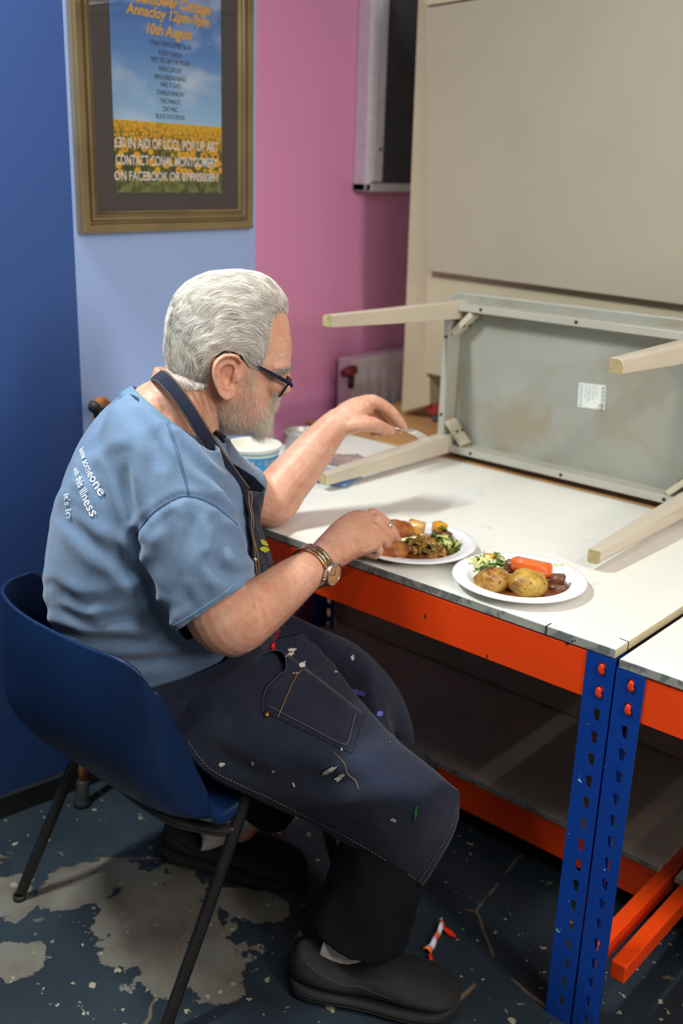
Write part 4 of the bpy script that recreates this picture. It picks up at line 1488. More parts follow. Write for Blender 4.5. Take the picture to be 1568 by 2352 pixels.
def seam(pts, name, mat, par, r=.0011, k=6, lift=.0004, tree=None):
    ps = []
    for p in cr([V(*p) for p in pts], k):
        a, n_ = onshirt(p[0], p[1], lift, tree)
        if a is not None: ps.append(a)
    if len(ps) > 2:
        mb = MB(); mb.tube(ps, r, 6); return mb.build(name, mat, par, smooth=True)


M_seam = plain('shirt_seam', srgb(66, 92, 128), .9)
seam([(312, 1232), (340, 1190), (385, 1155), (432, 1139), (490, 1160), (545, 1205)], 'seam', M_seam, so)
M_st = plain('shirt_stitch', srgb(122, 156, 186), .9)
seam([(374, 950), (392, 1000), (408, 1050), (424, 1105), (431, 1137)], 'seam', M_seam, so, .0007)
seam([(379, 950), (397, 1000), (413, 1050), (428, 1105), (435, 1137)], 'seam', M_seam, so, .0007)
seam([(395, 1438), (440, 1412), (500, 1372), (545, 1338), (572, 1318)], 'seam', M_st, so, .0009)

# ribbed collar
cc_ = (n0 + n1_) / 2; ca = (n1_ - n0) / 2
mb = MB(); g = []
for a in np.linspace(0, 2 * math.pi, 61):
    c_, s_ = math.cos(a), math.sin(a)
    lat = .088
    base_ = cc_ + ca * c_ * 1.0 + BR * lat * s_ - cn * (.012 * (1 - abs(c_)) + .004)
    out_ = nrm(ca * c_ + BR * lat * s_)
    row = [base_ + out_ * .010 - cn * .016, base_ + out_ * .005 - cn * .006, base_ + out_ * .000 + cn * .004, base_ - out_ * .003 + cn * .0075]
    g.append(row)
mb.grid(g)
q = N('ribbed_cotton'); q.col(q.ramp(q.noise(9, 4), [(0.3, srgb(96, 128, 156)), (0.7, srgb(110, 142, 168))])).set(rough=.9)
M_rib = q.mat
mb.build('collar', M_rib, so, smooth=True, solid=.003)

# lettering on the back
M_print = plain('white_screen_print', srgb(226, 230, 240), .7)


def back_text(txt, cpx, dirpx, uppx, size):
    """text laid on the cloth: c = centre of the right hand end, dir = reading direction, up in px"""
    me = text_mesh(txt, 1.0, .15, 0, .012)
    v = mverts(me).copy(); w_ = v[:, 0].max()
    # subdivide long faces so the letters follow the cloth
    bm = bmesh.new(); bm.from_mesh(me)
    bmesh.ops.triangulate(bm, faces=bm.faces)
    bm.to_mesh(me); bm.free(); v = mverts(me).copy()
    out = []
    d = V(*dirpx); u = V(*uppx)
    last = None
    for p in v:
        t = (p[0] - w_) * size
        # reading direction curves away round the back
        px_ = V(*cpx) + d * t * (1 - .0) + u * p[1] * size
        sq = V(*cpx) + np.array([d[0] * t / (1 + abs(t) / 110.0), d[1] * t / (1 + abs(t) / 260.0)]) + u * p[1] * size * (1 / (1 + abs(t) / 300))
        a, n_ = onshirt(sq[0], sq[1], .0028)
        if a is None:
            a = last if last is not None else S(150, 1150)
        last = a
        out.append(a)
    setverts(me, out)
    link('lettering', me, M_print, so)


back_text('know someone', (232, 1142), (.60, .80), (.62, -.60), 44)
back_text('with this illness', (212, 1190), (.52, .86), (.62, -.55), 42)
back_text("it's in", (156, 1192), (.14, 1.0), (.60, -.28), 34)
# ---------------------------------------------------------------- trousers, socks, shoes
M_trou = plain('black_trouser_cloth', (0.006, 0.0065, 0.009), .85, var=.3, scale=8, bump=.3, bscale=60, spec=.2)
tr = MB()
spine_tube(tr, [V(-1.42, 1.17, .62), V(-1.42, 1.17, .50)], [.12, .12], up=BF, flat=[1.2, 1.2], n=24)
for hp, kn, an, rk, ra, hz in ((HPN, KNN, ANN, .078, .094, .112), (HPF, KNF, ANF, .066, .080, .185)):
    d_ = an - kn
    e_ = kn + d_ * ((kn[2] - hz) / (kn[2] - an[2]))
    spine_tube(tr, [hp + V(0, 0, .02), hp + (kn - hp) * .5 + V(0, 0, .01), kn - nrm(kn - hp) * .03, kn + V(0, 0, -.01) , kn + (e_ - kn) * .3, kn + (e_ - kn) * .65, e_], [.080, .072, .066, rk * .88, rk * 1.02, ra * .95, ra], n=22)
tme = voxel(tr, .006, 6, .5)
TV = mverts(tme).copy(); TN = mnormals(tme)
TV += TN * (fbm(TV * V(1, 1, .45), 16, 8, 2) * .006)[:, None]
TV[:, 2] = np.maximum(TV[:, 2], .03)
setverts(tme, TV)
trouser = link('trousers', tme, M_trou, man, smooth=True)

q = N('ribbed_white_sock')
sx = q.xyz(); wv = q.n('TexWave', wave_type='BANDS', bands_direction='DIAGONAL'); wv.inputs['Scale'].default_value = 90; wv.inputs['Distortion'].default_value = .3
q.l(q.coord((1, 1, .02)), wv.inputs['Vector'])
q.col(srgb(196, 188, 182)).set(rough=.95); q.bump(wv.outputs['Fac'], .6, .0015); M_sock = q.mat
M_shoe = plain('black_slip_on_shoe', (0.005, 0.005, 0.0055), .8, var=.3, scale=60, bump=.2, bscale=220)
M_sole = plain('black_rubber_sole', (0.006, 0.006, 0.006), .8, var=.3, scale=30)


def shoe(heel, toe, ankle, top, ld=V(0, 0, 1)):
    heel, toe = V(heel), V(toe)
    d = toe - heel; L = np.linalg.norm(d); d = d / L; s_ = nrm(np.cross(d, UZ)); u_ = nrm(np.cross(s_, d))
    ss = [0, .03, .09, .2, .33, .47, .6, .73, .86, .95, 1]
    hw = [.016, .030, .039, .043, .043, .046, .052, .056, .053, .040, .018]
    tz = [.060, .090, .094, .072, .062, .080, .082, .072, .060, .050, .036]
    root = None
    for kind in ('upper', 'sole'):
        rings = []
        for i, t in enumerate(ss):
            c = heel + d * (L * t)
            w_ = hw[i] * 1.12 + (.006 if kind == 'sole' else 0)
            z0, z1 = (.022, tz[i]) if kind == 'upper' else (.001, .034 - .008 * math.sin(t * 3.1) + (.004 if t > .9 else 0))
            row = []
            for a in np.arange(24) * 2 * math.pi / 24:
                ca, sa = math.cos(a), math.sin(a)
                e = .55 if kind == 'sole' else .8
                up_ = (z0 + z1) / 2 + (z1 - z0) / 2 * math.copysign(abs(sa) ** (e if sa < 0 or kind == 'sole' else .95), sa)
                row.append(c + s_ * (w_ * math.copysign(abs(ca) ** e, ca) * (1 if sa < 0 or kind == 'sole' else 1 - .25 * sa)) + u_ * up_)
            rings.append(row)
        mb = MB(); mb.rings(list(cr(rings, 3)))
        if kind == 'upper': root = mb.build('shoe', M_shoe, man, smooth=True)
        else: mb.build('sole', M_sole, root, smooth=True)
    for k in (.012, .019):      # welt lines
        pts = []
        for i, t in enumerate(ss[1:-1]):
            pts.append(heel + d * (L * t) + s_ * ((hw[i + 1] * 1.12 + .0065)) + u_ * k)
        mb = MB(); mb.tube(cr(pts, 4), .0012, 6); mb.build('welt_line', M_shoe, root, smooth=True)
    pts = [heel + d * (L * t) + s_ * (w_ * 1.12) + u_ * z for t, w_, z in ((.10, .037, .090), (.2, .0435, .072), (.33, .0455, .058), (.42, .048, .064), (.52, .051, .056), (.62, .052, .050))]
    mb = MB(); mb.tube(cr(pts, 5), .0010, 6); mb.build('seam', plain('shoe_stitch', (.03, .03, .03), .7), root, smooth=True)
    a = V(ankle)
    mb = MB(); spine_tube(mb, [a + ld * (top + .05), a + (heel + d * .085 - a) * .5 * V(1, 1, 0) + V(0, 0, .0), heel + d * .10 + u_ * .075], [.044, .046, .047], n=24)
    return mb.build('sock', M_sock, man, smooth=True), root


shoe((-1.112, 1.172, 0), (-.838, 1.345, 0), ANN, .06, nrm(KNN - ANN))
sk, _ = shoe((-1.610, 1.262, 0), (-1.305, 1.405, 0), ANF, .12, nrm(KNF - ANF))
bs_ = BVHTree.FromPolygons([Vector(p) for p in mverts(sk.data)], [tuple(p.vertices) for p in sk.data.polygons])
me = text_mesh('DP        NAT', .020, bold=.0004); v = mverts(me).copy(); out = []; last = None
for p in v:
    a_, n_ = onshirt(490 + (p[0]) * 1050, 1868 - (p[1] - .01) * 1050 + p[0] * 240, .0012, bs_)
    a_ = a_ if a_ is not None else last
    last = a_; out.append(a_ if a_ is not None else V(-1.45, 1.33, .12))
setverts(me, out); link('sock_lettering', me, plain('dark_print_thread', (.03, .03, .03), .9), sk)

# ---------------------------------------------------------------- denim apron
q = N('dark_denim')
vec = q.coord()
bs = q.ramp(q.noise(6, 6, vec=vec), [(0.3, srgb(17, 20, 34)), (0.55, srgb(25, 30, 48)), (0.8, srgb(38, 46, 68))])
tw = q.n('TexWave', wave_type='BANDS', bands_direction='DIAGONAL'); tw.inputs['Scale'].default_value = 420; tw.inputs['Distortion'].default_value = 1.0
q.l(vec, tw.inputs['Vector'])
bs = q.mix(q.math('MULTIPLY', tw.outputs['Fac'], .35), bs, srgb(62, 68, 86))
bs = q.mix(q.ramp(q.noise(120, 3, .7, vec=q.coord((1, 1, 6))), [(.55, 0), (.8, .3)]), bs, srgb(76, 82, 96))
q.col(bs).set(rough=.9, spec=.15, sheen=.1); q.bump(tw.outputs['Fac'], .25, .0004, prev=q.bump(q.noise(45, 5, .6, vec=vec), .35, .003)); M_den = q.mat
M_denin = plain('denim_edge', srgb(58, 66, 86), .9, var=.2, scale=60)
M_ystitch = plain('yellow_stitch', srgb(176, 132, 62), .8)
M_wstitch = plain('pale_stitch', srgb(120, 112, 104), .8)


def Z(px, py, z): return atz(px, py, z)


rowsP = [
    [(690, 1455, .645), (600, 1480, .660), (480, 1530, .650), (365, 1572, .610)],
    [(742, 1503, .605), (640, 1560, .615), (520, 1620, .605), (405, 1668, .548)],
    [(802, 1577, .582), (692, 1640, .592), (580, 1702, .560), (462, 1765, .478)],
    [(872, 1665, .572), (790, 1738, .565), (700, 1800, .500), (600, 1836, .425)],
    [(942, 1728, .565), (880, 1800, .555), (820, 1870, .475), (745, 1908, .365)],
    [(1010, 1780, .548), (975, 1850, .525), (930, 1920, .430), (880, 1988, .310)],
    [(1052, 1816, .512), (1050, 1885, .450), (1015, 1965, .365), (970, 2036, .262)]]
far = [  # valley, far ridge, far side, far drop
    [V(-1.34, 1.30, .62), V(-1.41, 1.35, .65), V(-1.50, 1.34, .60), V(-1.56, 1.30, .52)],
    [V(-1.27, 1.345, .575), V(-1.32, 1.40, .625), V(-1.42, 1.42, .59), V(-1.50, 1.40, .50)],
    [V(-1.19, 1.35, .525), Z(832, 1527, .600), V(-1.27, 1.47, .58), V(-1.37, 1.50, .48)],
    [V(-1.08, 1.315, .50), Z(862, 1580, .578), V(-1.17, 1.49, .53), V(-1.26, 1.55, .42)],
    [V(-.99, 1.30, .47), Z(884, 1628, .540), V(-1.12, 1.50, .47), V(-1.20, 1.56, .36)],
    [V(-.91, 1.30, .44), Z(898, 1672, .480), V(-1.09, 1.49, .41), V(-1.16, 1.55, .30)],
    [V(-.87, 1.32, .41), Z(903, 1690, .430), V(-1.08, 1.47, .36), V(-1.14, 1.53, .26)]]
G = []
for rn, rf in zip(rowsP, far):
    G.append([rf[3], rf[2], rf[1], rf[0]] + [Z(*p) for p in rn])
G = bicr(G, 9, 8)
sh_ = G.shape
gv = G.reshape(-1, 3)
gn = np.zeros_like(G)
du = np.gradient(G, axis=0); dv = np.gradient(G, axis=1)
gn = np.cross(du, dv); gn /= np.linalg.norm(gn, axis=2)[..., None] + 1e-9
if gn[sh_[0] // 2, sh_[1] - 10] @ (CP - G[sh_[0] // 2, sh_[1] - 10]) < 0: gn = -gn
flat = gv.copy(); fn = gn.reshape(-1, 3)
PXs = proj(flat)


def sfold(line, amp, w_, ridge=.6):
    global flat
    ln = cr([V(*p) for p in line], 4)
    d = seg_dist(PXs, ln)
    e_ = np.minimum(np.linalg.norm(PXs - ln[0], axis=1), np.linalg.norm(PXs - ln[-1], axis=1))
    tp = np.clip(e_ / (w_ * 3) + .1, 0, 1)
    f = (-amp * np.exp(-(d / w_) ** 2) + ridge * amp * np.exp(-((d - 2 * w_) / (1.2 * w_)) ** 2)) * tp
    flat += fn * f[:, None]


sfold([(410, 1580), (500, 1560), (600, 1510)], .008, 12)
sfold([(390, 1600), (470, 1590), (560, 1550)], .006, 10)
sfold([(480, 1720), (620, 1780), (760, 1800), (880, 1780)], .007, 22)
sfold([(560, 1700), (680, 1760), (800, 1790)], .004, 16)
sfold([(640, 1560), (700, 1540), (740, 1510)], .006, 12)
sfold([(700, 1600), (770, 1640), (860, 1700)], .003, 16)
flat += fn * (fbm(flat, 14, 3, 2) * .0025)[:, None]
G = flat.reshape(sh_)
mb = MB(); mb.grid(G)
apron = mb.build('apron', M_den, man, smooth=True, solid=.002)
sk_bvh = BVHTree.FromPolygons([Vector(p) for p in mb.v], [tuple(f) for f in mb.f])


def on(px, py, lift=.0012, tree=None): return onshirt(px, py, lift, tree or sk_bvh)


# bib over the chest and belly
tm = [(1.9, 30), (3, 40), (4, 46), (5, 48), (6, 50), (7, 70), (7.8, 105), (8.6, 135), (9, 142)]
vs_ = np.linspace(1.9, 9, 40)
tmx = np.interp(vs_, [a for a, b in tm], [b for a, b in tm])
G2 = []
for v_, t_ in zip(vs_, tmx):
    row = []
    for a in np.linspace(-t_, t_, 41):
        gap = .046 * max(0, 1 - (v_ - 1.9) / 1.5) * max(0.0, math.cos(math.radians(a * 90 / t_))) ** .7
        row.append(T(v_, a, .014 + gap + .0015 * math.sin(a * .5 + v_ * 3)))
    G2.append(row)
mb = MB(); mb.grid(G2)
bib = mb.build('bib', M_den, apron, smooth=True, solid=.002)
bib_bvh = BVHTree.FromPolygons([Vector(p) for p in mb.v], [tuple(f) for f in mb.f])
for k in (38, 39):
    mb = MB(); mb.tube([V(r_[k]) + BR * .0016 for r_ in G2[:27]], .0008, 5); mb.build('stitching', M_ystitch, bib, smooth=True)
mb = MB(); mb.tube([V(p) for p in G2[0]], .0016, 6); mb.build('hem_edge', M_denin, bib, smooth=True)

# neck strap
P = [T(2.0, 30, .014), S(503, 1050, .105), S(470, 1000, .112), S(436, 945, .106), S(402, 897, .090), S(374, 868, .062), S(358, 862, .0), S(370, 856, -.055), S(420, 880, -.09), S(470, 960, -.09), T(2.0, -30, .014)]
mb = MB()
pc = cr(P, 7); t_ = np.gradient(pc, axis=0); t_ /= np.linalg.norm(t_, axis=1)[:, None]
cen = S(430, 935, 0); g = []
for p, tt in zip(pc, t_):
    out_ = p - cen; out_ = nrm(out_ - tt * np.dot(out_, tt)); wv_ = np.cross(tt, out_)
    g.append([p + wv_ * w_ * .0120 + out_ * (.002 - .0015 * w_ * w_) for w_ in (-1, -.5, 0, .5, 1)])
mb.grid(g); strap = mb.build('neck_strap', M_den, apron, smooth=True, solid=.0022)
for e_ in (0, 4):
    mb = MB(); mb.tube([V(r_[e_]) * .88 + V(r_[2]) * .12 + nrm(V(r_[2]) - cen) * .0014 for r_ in g], .0006, 5); mb.build('stitching', M_ystitch if e_ else M_wstitch, strap, smooth=True)
bk = S(497, 1048, .112)
mb = MB(); mb.tube([bk + V(0, 0, .016), bk - V(0, 0, .0) + BF * .004, bk - V(0, 0, .014) + BF * .006], .0035, 8); mb.build('strap_clip', plain('dark_brass', srgb(96, 80, 60), .35, metal=.8), strap, smooth=True)

# waist band wrapping the side
mb = MB(); g = []
for a in np.linspace(20, 172, 40):
    vv = 8.05 + .60 * min(1, max(0, (a - 60) / 80))
    g.append([T(vv + .42 * w_, a, .013 + .002 * math.cos(w_ * 2)) for w_ in np.linspace(-.5, .5, 5)])
mb.grid(g); mb.build('waist_band', M_den, apron, smooth=True, solid=.002)


def strip(name, pts, w_px, mat, par, lift=.0022, tree=None, k=8, n=4):
    c_ = cr([V(*p) for p in pts], k); t__ = np.gradient(c_, axis=0); t__ /= np.linalg.norm(t__, axis=1)[:, None] + 1e-9
    nn = np.stack([-t__[:, 1], t__[:, 0]], -1)
    g = []
    for p, n2 in zip(c_, nn):
        row = []
        for u in np.linspace(-.5, .5, n):
            a, _ = on(*(p + n2 * u * w_px), lift, tree)
            row.append(a)
        if all(x is not None for x in row): g.append(row)
    if len(g) > 1:
        mb = MB(); mb.grid(g); return mb.build(name, mat, par, smooth=True, solid=.0006)


# hem stitching
for pts in ([(432, 1700), (480, 1762), (560, 1805), (620, 1832), (700, 1872), (780, 1912), (860, 1958), (955, 2018)], [(962, 2022), (1005, 1955), (1038, 1890), (1046, 1850)]):
    pp = cr([V(*p) for p in pts], 10)
    for i in range(0, len(pp) - 1):
        a, _ = on(*pp[i], .0018); b, _ = on(*(pp[i] * .35 + pp[i + 1] * .65), .0018)
        if a is None or b is None: continue
        if i == 0: SM = MB()
        SM.tube([a, b], .0007, 5)
    ob = SM.build('hem_stitching', M_wstitch, apron, smooth=True)

# patch pocket
A_, B_, C_, D_ = V(604, 1636), V(808, 1734), V(834, 1640), V(655, 1500)
g = []
for i in range(15):
    row = []
    for j in range(15):
        u, w_ = i / 14, j / 14
        p = (1 - u) * (1 - w_) * A_ + u * (1 - w_) * B_ + u * w_ * C_ + (1 - u) * w_ * D_
        p = p + V(-14 * math.sin(w_ * math.pi) * (1 - u), 0) + V(6, 5) * math.sin(u * math.pi) * w_
        a, n_ = on(*p, .0020 + .004 * math.sin(math.pi * u) * math.sin(math.pi * w_))
        row.append(a if a is not None else row[-1])
    g.append(row)
mb = MB(); mb.grid(g); pocket = mb.build('pocket', M_den, apron, smooth=True, solid=.0018)
pk_bvh = BVHTree.FromPolygons([Vector(p) for p in mb.v], [tuple(f) for f in mb.f])
both = BVHTree.FromPolygons([Vector(p) for p in mb.v] + [Vector(p) for p in gv], [tuple(f) for f in mb.f])
strip('pocket_hem', [(612, 1634), (700, 1678), (790, 1722), (806, 1722), (814, 1690), (824, 1645)], 17, M_denin, pocket, .0035, pk_bvh)


def line(name, pts, mat, par, r=.0006, lift=.002, tree=None, k=8):
    ps = [on(*p, lift, tree)[0] for p in cr([V(*p) for p in pts], k)]
    ps = [p for p in ps if p is not None]
    if len(ps) > 1:
        mb = MB(); mb.tube(ps, r, 5); return mb.build(name, mat, par, smooth=True)


line('stitching', [(614, 1624), (700, 1668), (785, 1712), (800, 1706), (806, 1680), (816, 1645)], M_wstitch, pocket, .0006, .005, pk_bvh)
line('stitching', [(612, 1645), (700, 1688), (790, 1732), (812, 1730), (824, 1700), (834, 1645)], M_wstitch, pocket, .0006, .005, pk_bvh)
line('stitching', [(638, 1650), (655, 1610), (672, 1570), (690, 1540)], M_ystitch, pocket, .0007, .0035, pk_bvh)
line('bar_tack', [(604, 1636), (622, 1644), (642, 1656)], M_ystitch, pocket, .0013, .004, pk_bvh)
rv, rn_ = on(612, 1644, .004)
if rv is not None:
    mb = MB(); mb.tube([rv, rv + V(rn_) * .002, rv + V(rn_) * .003], [.0052, .0048, .002], 14); mb.build('rivet', plain('brass_rivet', srgb(170, 128, 58), .3, metal=.9), pocket, smooth=True)
# gaping pocket mouth
ps = [on(*p, l)[0] for p, l in (((566, 1526), .004), ((590, 1512), .014), ((618, 1508), .022), ((638, 1520), .024), ((642, 1544), .020), ((634, 1564), .014), ((612, 1584), .008), ((602, 1610), .004), ((603, 1636), .003))]
ps = [p for p in ps if p is not None]; pc = cr(ps, 5)
g = []
for p in pc:
    a, n_ = on(*proj(p), .0005)
    if a is None: continue
    g.append([a, a * .5 + p * .5, p])
mb = MB(); mb.grid(g); mb.build('pocket_lip', M_den, pocket, smooth=True, solid=.0012)
mb = MB(); mb.tube(pc, .0011, 6); mb.build('lip_edge', M_denin, pocket, smooth=True)
line('loose_thread', [(764, 1728), (792, 1755), (800, 1775), (818, 1792), (826, 1812)], M_ystitch, apron, .0005, .003)

M_white = plain('dried_white_paint', srgb(196, 194, 176), .6, var=.15, scale=60)
M_green = plain('dried_green_paint', srgb(42, 120, 60), .5)
M_lilac = plain('dried_lilac_paint', srgb(92, 90, 168), .6)
M_lime = plain('lime_print', srgb(178, 190, 30), .6)
M_grn = plain('green_print', srgb(70, 160, 60), .6)


def splat(px, py, rx, ry, mat, par, ang=0, seed=0, tree=None, lift=.0026):
    r_ = random.Random(seed * 77 + int(px)); n = 18
    pts = []
    for i in range(n):
        a = i * 2 * math.pi / n; k = r_.uniform(.6, 1.15)
        x, y = 1.3 * rx * k * math.cos(a), 1.3 * ry * k * math.sin(a)
        pts.append((px + x * math.cos(ang) - y * math.sin(ang), py + x * math.sin(ang) + y * math.cos(ang)))
    c0, _ = on(px, py, lift + .0005, tree)
    if c0 is None: return
    q3 = [on(*p, lift, tree)[0] for p in pts]
    if any(x is None or np.linalg.norm(x - c0) > .06 for x in q3): return
    mb = MB(); mb.add([c0] + q3, [(0, i + 1, (i + 1) % n + 1) for i in range(n)])
    mb.build('paint_spot', mat, par, solid=.0004)


for i, (x, y, rx, ry, m_, an) in enumerate([(680, 1556, 13, 12, M_white, .5), (688, 1532, 14, 5, M_white, -.7), (662, 1506, 13, 4, M_white, -.4), (668, 1494, 8, 4, M_white, 0), (758, 1768, 16, 4, M_white, -.45), (781, 1785, 10, 5, M_white, -.7), (713, 1612, 4, 3, M_green, .6), (954, 1868, 3, 13, M_green, .1), (903, 1881, 6, 4, M_white, .3),
                                            (510, 1755, 6, 4, M_white, 0), (581, 1752, 3, 3, M_white, 0), (895, 1708, 2, 2, M_green, 0), (652, 1626, 8, 2, M_white, -.8), (677, 1622, 2, 4, M_white, .2), (676, 1802, 2, 5, M_white, -.5), (628, 1770, 3, 2, M_white, 0), (785, 1722, 2, 4, M_white, 0), (818, 1590, 8, 6, M_lilac, .4), (832, 1594, 8, 5, M_lilac, .3), (848, 1625, 12, 8, M_lilac, .5), (872, 1640, 6, 5, M_lilac, 0), (884, 1662, 6, 7, M_lilac, 0), (810, 1512, 4, 5, M_white, 0), (770, 1545, 3, 2, M_white, 0), (700, 1560, 4, 2, M_white, 0), (720, 1592, 3, 2, M_white, .5)]):
    splat(x, y, rx, ry, m_, apron, an, i)
for i, (x, y, rx, ry, m_, an) in enumerate([(592, 1204, 8, 15, M_grn, -.2), (599, 1230, 11, 6, M_lime, .8), (604, 1247, 9, 4, M_lime, .7), (604, 1262, 9, 5, M_lime, .1)]):
    splat(x, y, rx, ry, m_, bib, an, i, bib_bvh)
for x, y in ((575, 1215), (584, 1284), (586, 1302)): splat(x, y, 3, 3, M_white, bib, 0, 5, bib_bvh)

# red handled tool in the apron pocket
a, n_ = on(622, 1490, .006); b, _ = on(632, 1458, .014)
if a is not None and b is not None:
    mb = MB(); mb.tube(cr([a, a * .6 + b * .4 + V(.002, 0, 0), b, b + V(0, 0, .02)], 4), np.linspace(.0085, .0045, 13), 12, flat=.5)
    tag(mb.build('penknife', plain('red_plastic', srgb(206, 26, 20), .3), smooth=True), 'small red handled penknife tucked in the top of the apron pocket', 'penknife')
# shirt part under the belly drop: keep the trousers' waist dark
# ---------------------------------------------------------------- hair and beard
hb = BVHTree.FromPolygons([Vector(p) for p in BV], [tuple(p.vertices) for p in bme.polygons])
HN = mnormals(bme)


def nearver(P):
    """mirror far-side points on the head onto the near side"""
    d = (P - HC) @ HR
    return np.where((d < 0)[:, None], P - 2 * d[:, None] * HR, P)


hair_poly = [(676, 720), (668, 728), (648, 716), (630, 730), (622, 760), (618, 800), (604, 838), (592, 852), (580, 852), (566, 832), (550, 812), (530, 806), (505, 812), (490, 832), (482, 862), (482, 884), (462, 896), (440, 898), (414, 890), (396, 878), (384, 862), (376, 835), (340, 800), (340, 560), (690, 560)]
beard_poly = [(566, 832), (590, 850), (594, 880), (590, 905), (600, 925), (618, 908), (630, 893), (645, 903), (640, 925), (632, 945), (622, 962), (612, 990), (600, 1005), (570, 1000), (540, 1000), (505, 1005), (494, 990), (494, 960), (498, 925), (512, 918), (532, 914), (545, 900), (552, 870)]
sel = (BV[:, 2] > 1.0) & (np.abs((BV - HC) @ HR) < .13) & (np.linalg.norm(BV - HC, axis=1) < .24)
ids = np.nonzero(sel)[0]
NVp = proj(nearver(BV[ids]))
# ears are not hairy
earc = proj(np.array([H(520, 862, .09)]))[0]
lat = np.abs((BV[ids] - HC) @ HR)
ear_zone = inpoly(NVp, [(531, 806), (548, 812), (557, 830), (553, 870), (545, 915), (520, 922), (500, 912), (486, 875), (482, 845), (490, 822)]) & (lat > .066)
hm = inpoly(NVp, hair_poly) & ~ear_zone
bmk = inpoly(NVp, beard_poly) & ~ear_zone
hairv = ids[hm]; beardv = ids[bmk]
hs = set(hairv.tolist())
print('hair verts', len(hairv), 'beard', len(beardv))
# volume under the strands
EC = H(522, 850)
mb = MB()
mp_ = {}
cap_v, cap_f = [], []
thick = {}
hn_ = fbm(BV[hairv], 38, 4, 2)
pn_ = NVp[hm]
dedge = seg_dist(pn_, hair_poly + hair_poly[:1])
for i, vi in enumerate(hairv):
    mp_[int(vi)] = len(cap_v)
    k = min(1, dedge[i] / (24.0 if pn_[i][1] < 850 else 42.0))
    cap_v.append(BV[vi] + HN[vi] * (.0004 + (.0060 + .0016 * hn_[i]) * k))
for p in bme.polygons:
    if all(v in hs for v in p.vertices): cap_f.append([mp_[v] for v in p.vertices])
mb.add(cap_v, cap_f)
q = N('silver_hair')
at = q.n('Attribute', attribute_name='tone')
q.col(q.ramp(at.outputs['Fac'], [(0, srgb(150, 142, 134)), (.35, srgb(206, 200, 192)), (.7, srgb(236, 233, 226)), (1, srgb(242, 232, 210))]))
q.set(rough=.5, spec=.4); M_hair = q.mat
M_under_h = plain('under_hair', srgb(196, 176, 168), .7, var=.2, scale=90, bump=.3, bscale=300)
q = N('white_beard_hair')
at = q.n('Attribute', attribute_name='tone')
q.col(q.ramp(at.outputs['Fac'], [(0, srgb(176, 160, 150)), (.4, srgb(226, 218, 208)), (1, srgb(255, 246, 222))])).set(rough=.5, spec=.4); M_beard = q.mat
cap = mb.build('hair', M_under_h, man, smooth=True)
cap_bvh = BVHTree.FromPolygons([Vector(p) for p in cap_v], [tuple(f) for f in cap_f])
hf2 = HF


def strands(name, roots, norms, dirs, lens, nseg, lift, r0, seed, wave, tree, mat, par, tone, droop=0.0):
    """every strand a tapered three sided tube combed along the surface"""
    n = len(roots)
    g = np.random.default_rng(seed)
    P = roots.copy(); D = dirs.copy(); Nn = norms.copy()
    path = [P + Nn * lift[0]]
    for s in range(1, nseg + 1):
        ph = fbm(P, wave[1], seed % 7 + 1, 1) * wave[0]
        B = np.cross(Nn, D)
        D2 = D * np.cos(ph)[:, None] + B * np.sin(ph)[:, None]
        D2[:, 2] -= droop * s / nseg
        D2 -= Nn * (D2 * Nn).sum(1)[:, None]
        D2 /= np.linalg.norm(D2, axis=1)[:, None] + 1e-9
        P = P + D2 * (lens / nseg)[:, None]
        for i in range(n):
            loc, nn, _, dist = tree.find_nearest(Vector(P[i]))
            if loc is not None and dist < .02:
                P[i] = loc[:]; Nn[i] = nn[:]
        path.append(P + Nn * (lift[0] + (lift[1] * (.4 + g.random(n) * .05)) * math.sin(math.pi * min(.85, s / nseg)) * 1.0)[:, None])
        yield_ = None
        D = flow(P, Nn) * .55 + D2 * .45 if flow_on[0] else D2
        D -= Nn * (D * Nn).sum(1)[:, None]
        D /= np.linalg.norm(D, axis=1)[:, None] + 1e-9
    path = np.array(path)                       # (seg+1, n, 3)
    T_ = np.gradient(path, axis=0); T_ /= np.linalg.norm(T_, axis=2)[..., None] + 1e-9
    ref = np.cross(T_, np.array([.3, .2, .9])); ref /= np.linalg.norm(ref, axis=2)[..., None] + 1e-9
    bi = np.cross(T_, ref)
    k = nseg + 1
    rad = r0 * (np.linspace(1, .15, k) ** .6)[:, None, None]
    ring = [path + rad * (math.cos(a) * ref + math.sin(a) * bi) for a in (0, 2.094, 4.189)]
    vv = np.stack(ring, 2)                     # (k, n, 3, 3)
    vv = vv.transpose(1, 0, 2, 3).reshape(-1, 3)
    base = (np.arange(n) * k * 3)[:, None]
    fs = []
    for s in range(k - 1):
        for j in range(3):
            a, b = s * 3 + j, s * 3 + (j + 1) % 3
            fs.append(np.stack([base[:, 0] + a, base[:, 0] + b, base[:, 0] + b + 3, base[:, 0] + a + 3], -1))
    fs = np.concatenate(fs)
    me = bpy.data.meshes.new(name)
    me.vertices.add(len(vv)); me.vertices.foreach_set('co', vv.ravel())
    me.loops.add(fs.size); me.loops.foreach_set('vertex_index', fs.ravel().astype(np.int32))
    me.polygons.add(len(fs)); me.polygons.foreach_set('loop_start', np.arange(len(fs), dtype=np.int32) * 4)
    me.update(calc_edges=True); me.validate()
    at_ = me.attributes.new('tone', 'FLOAT', 'POINT')
    at_.data.foreach_set('value', np.repeat(tone, k * 3).astype(np.float32))
    o = link(name, me, mat, par, smooth=True)
    tag(o, kind='stuff')
    return o


flow_on = [True]
ECz = EC


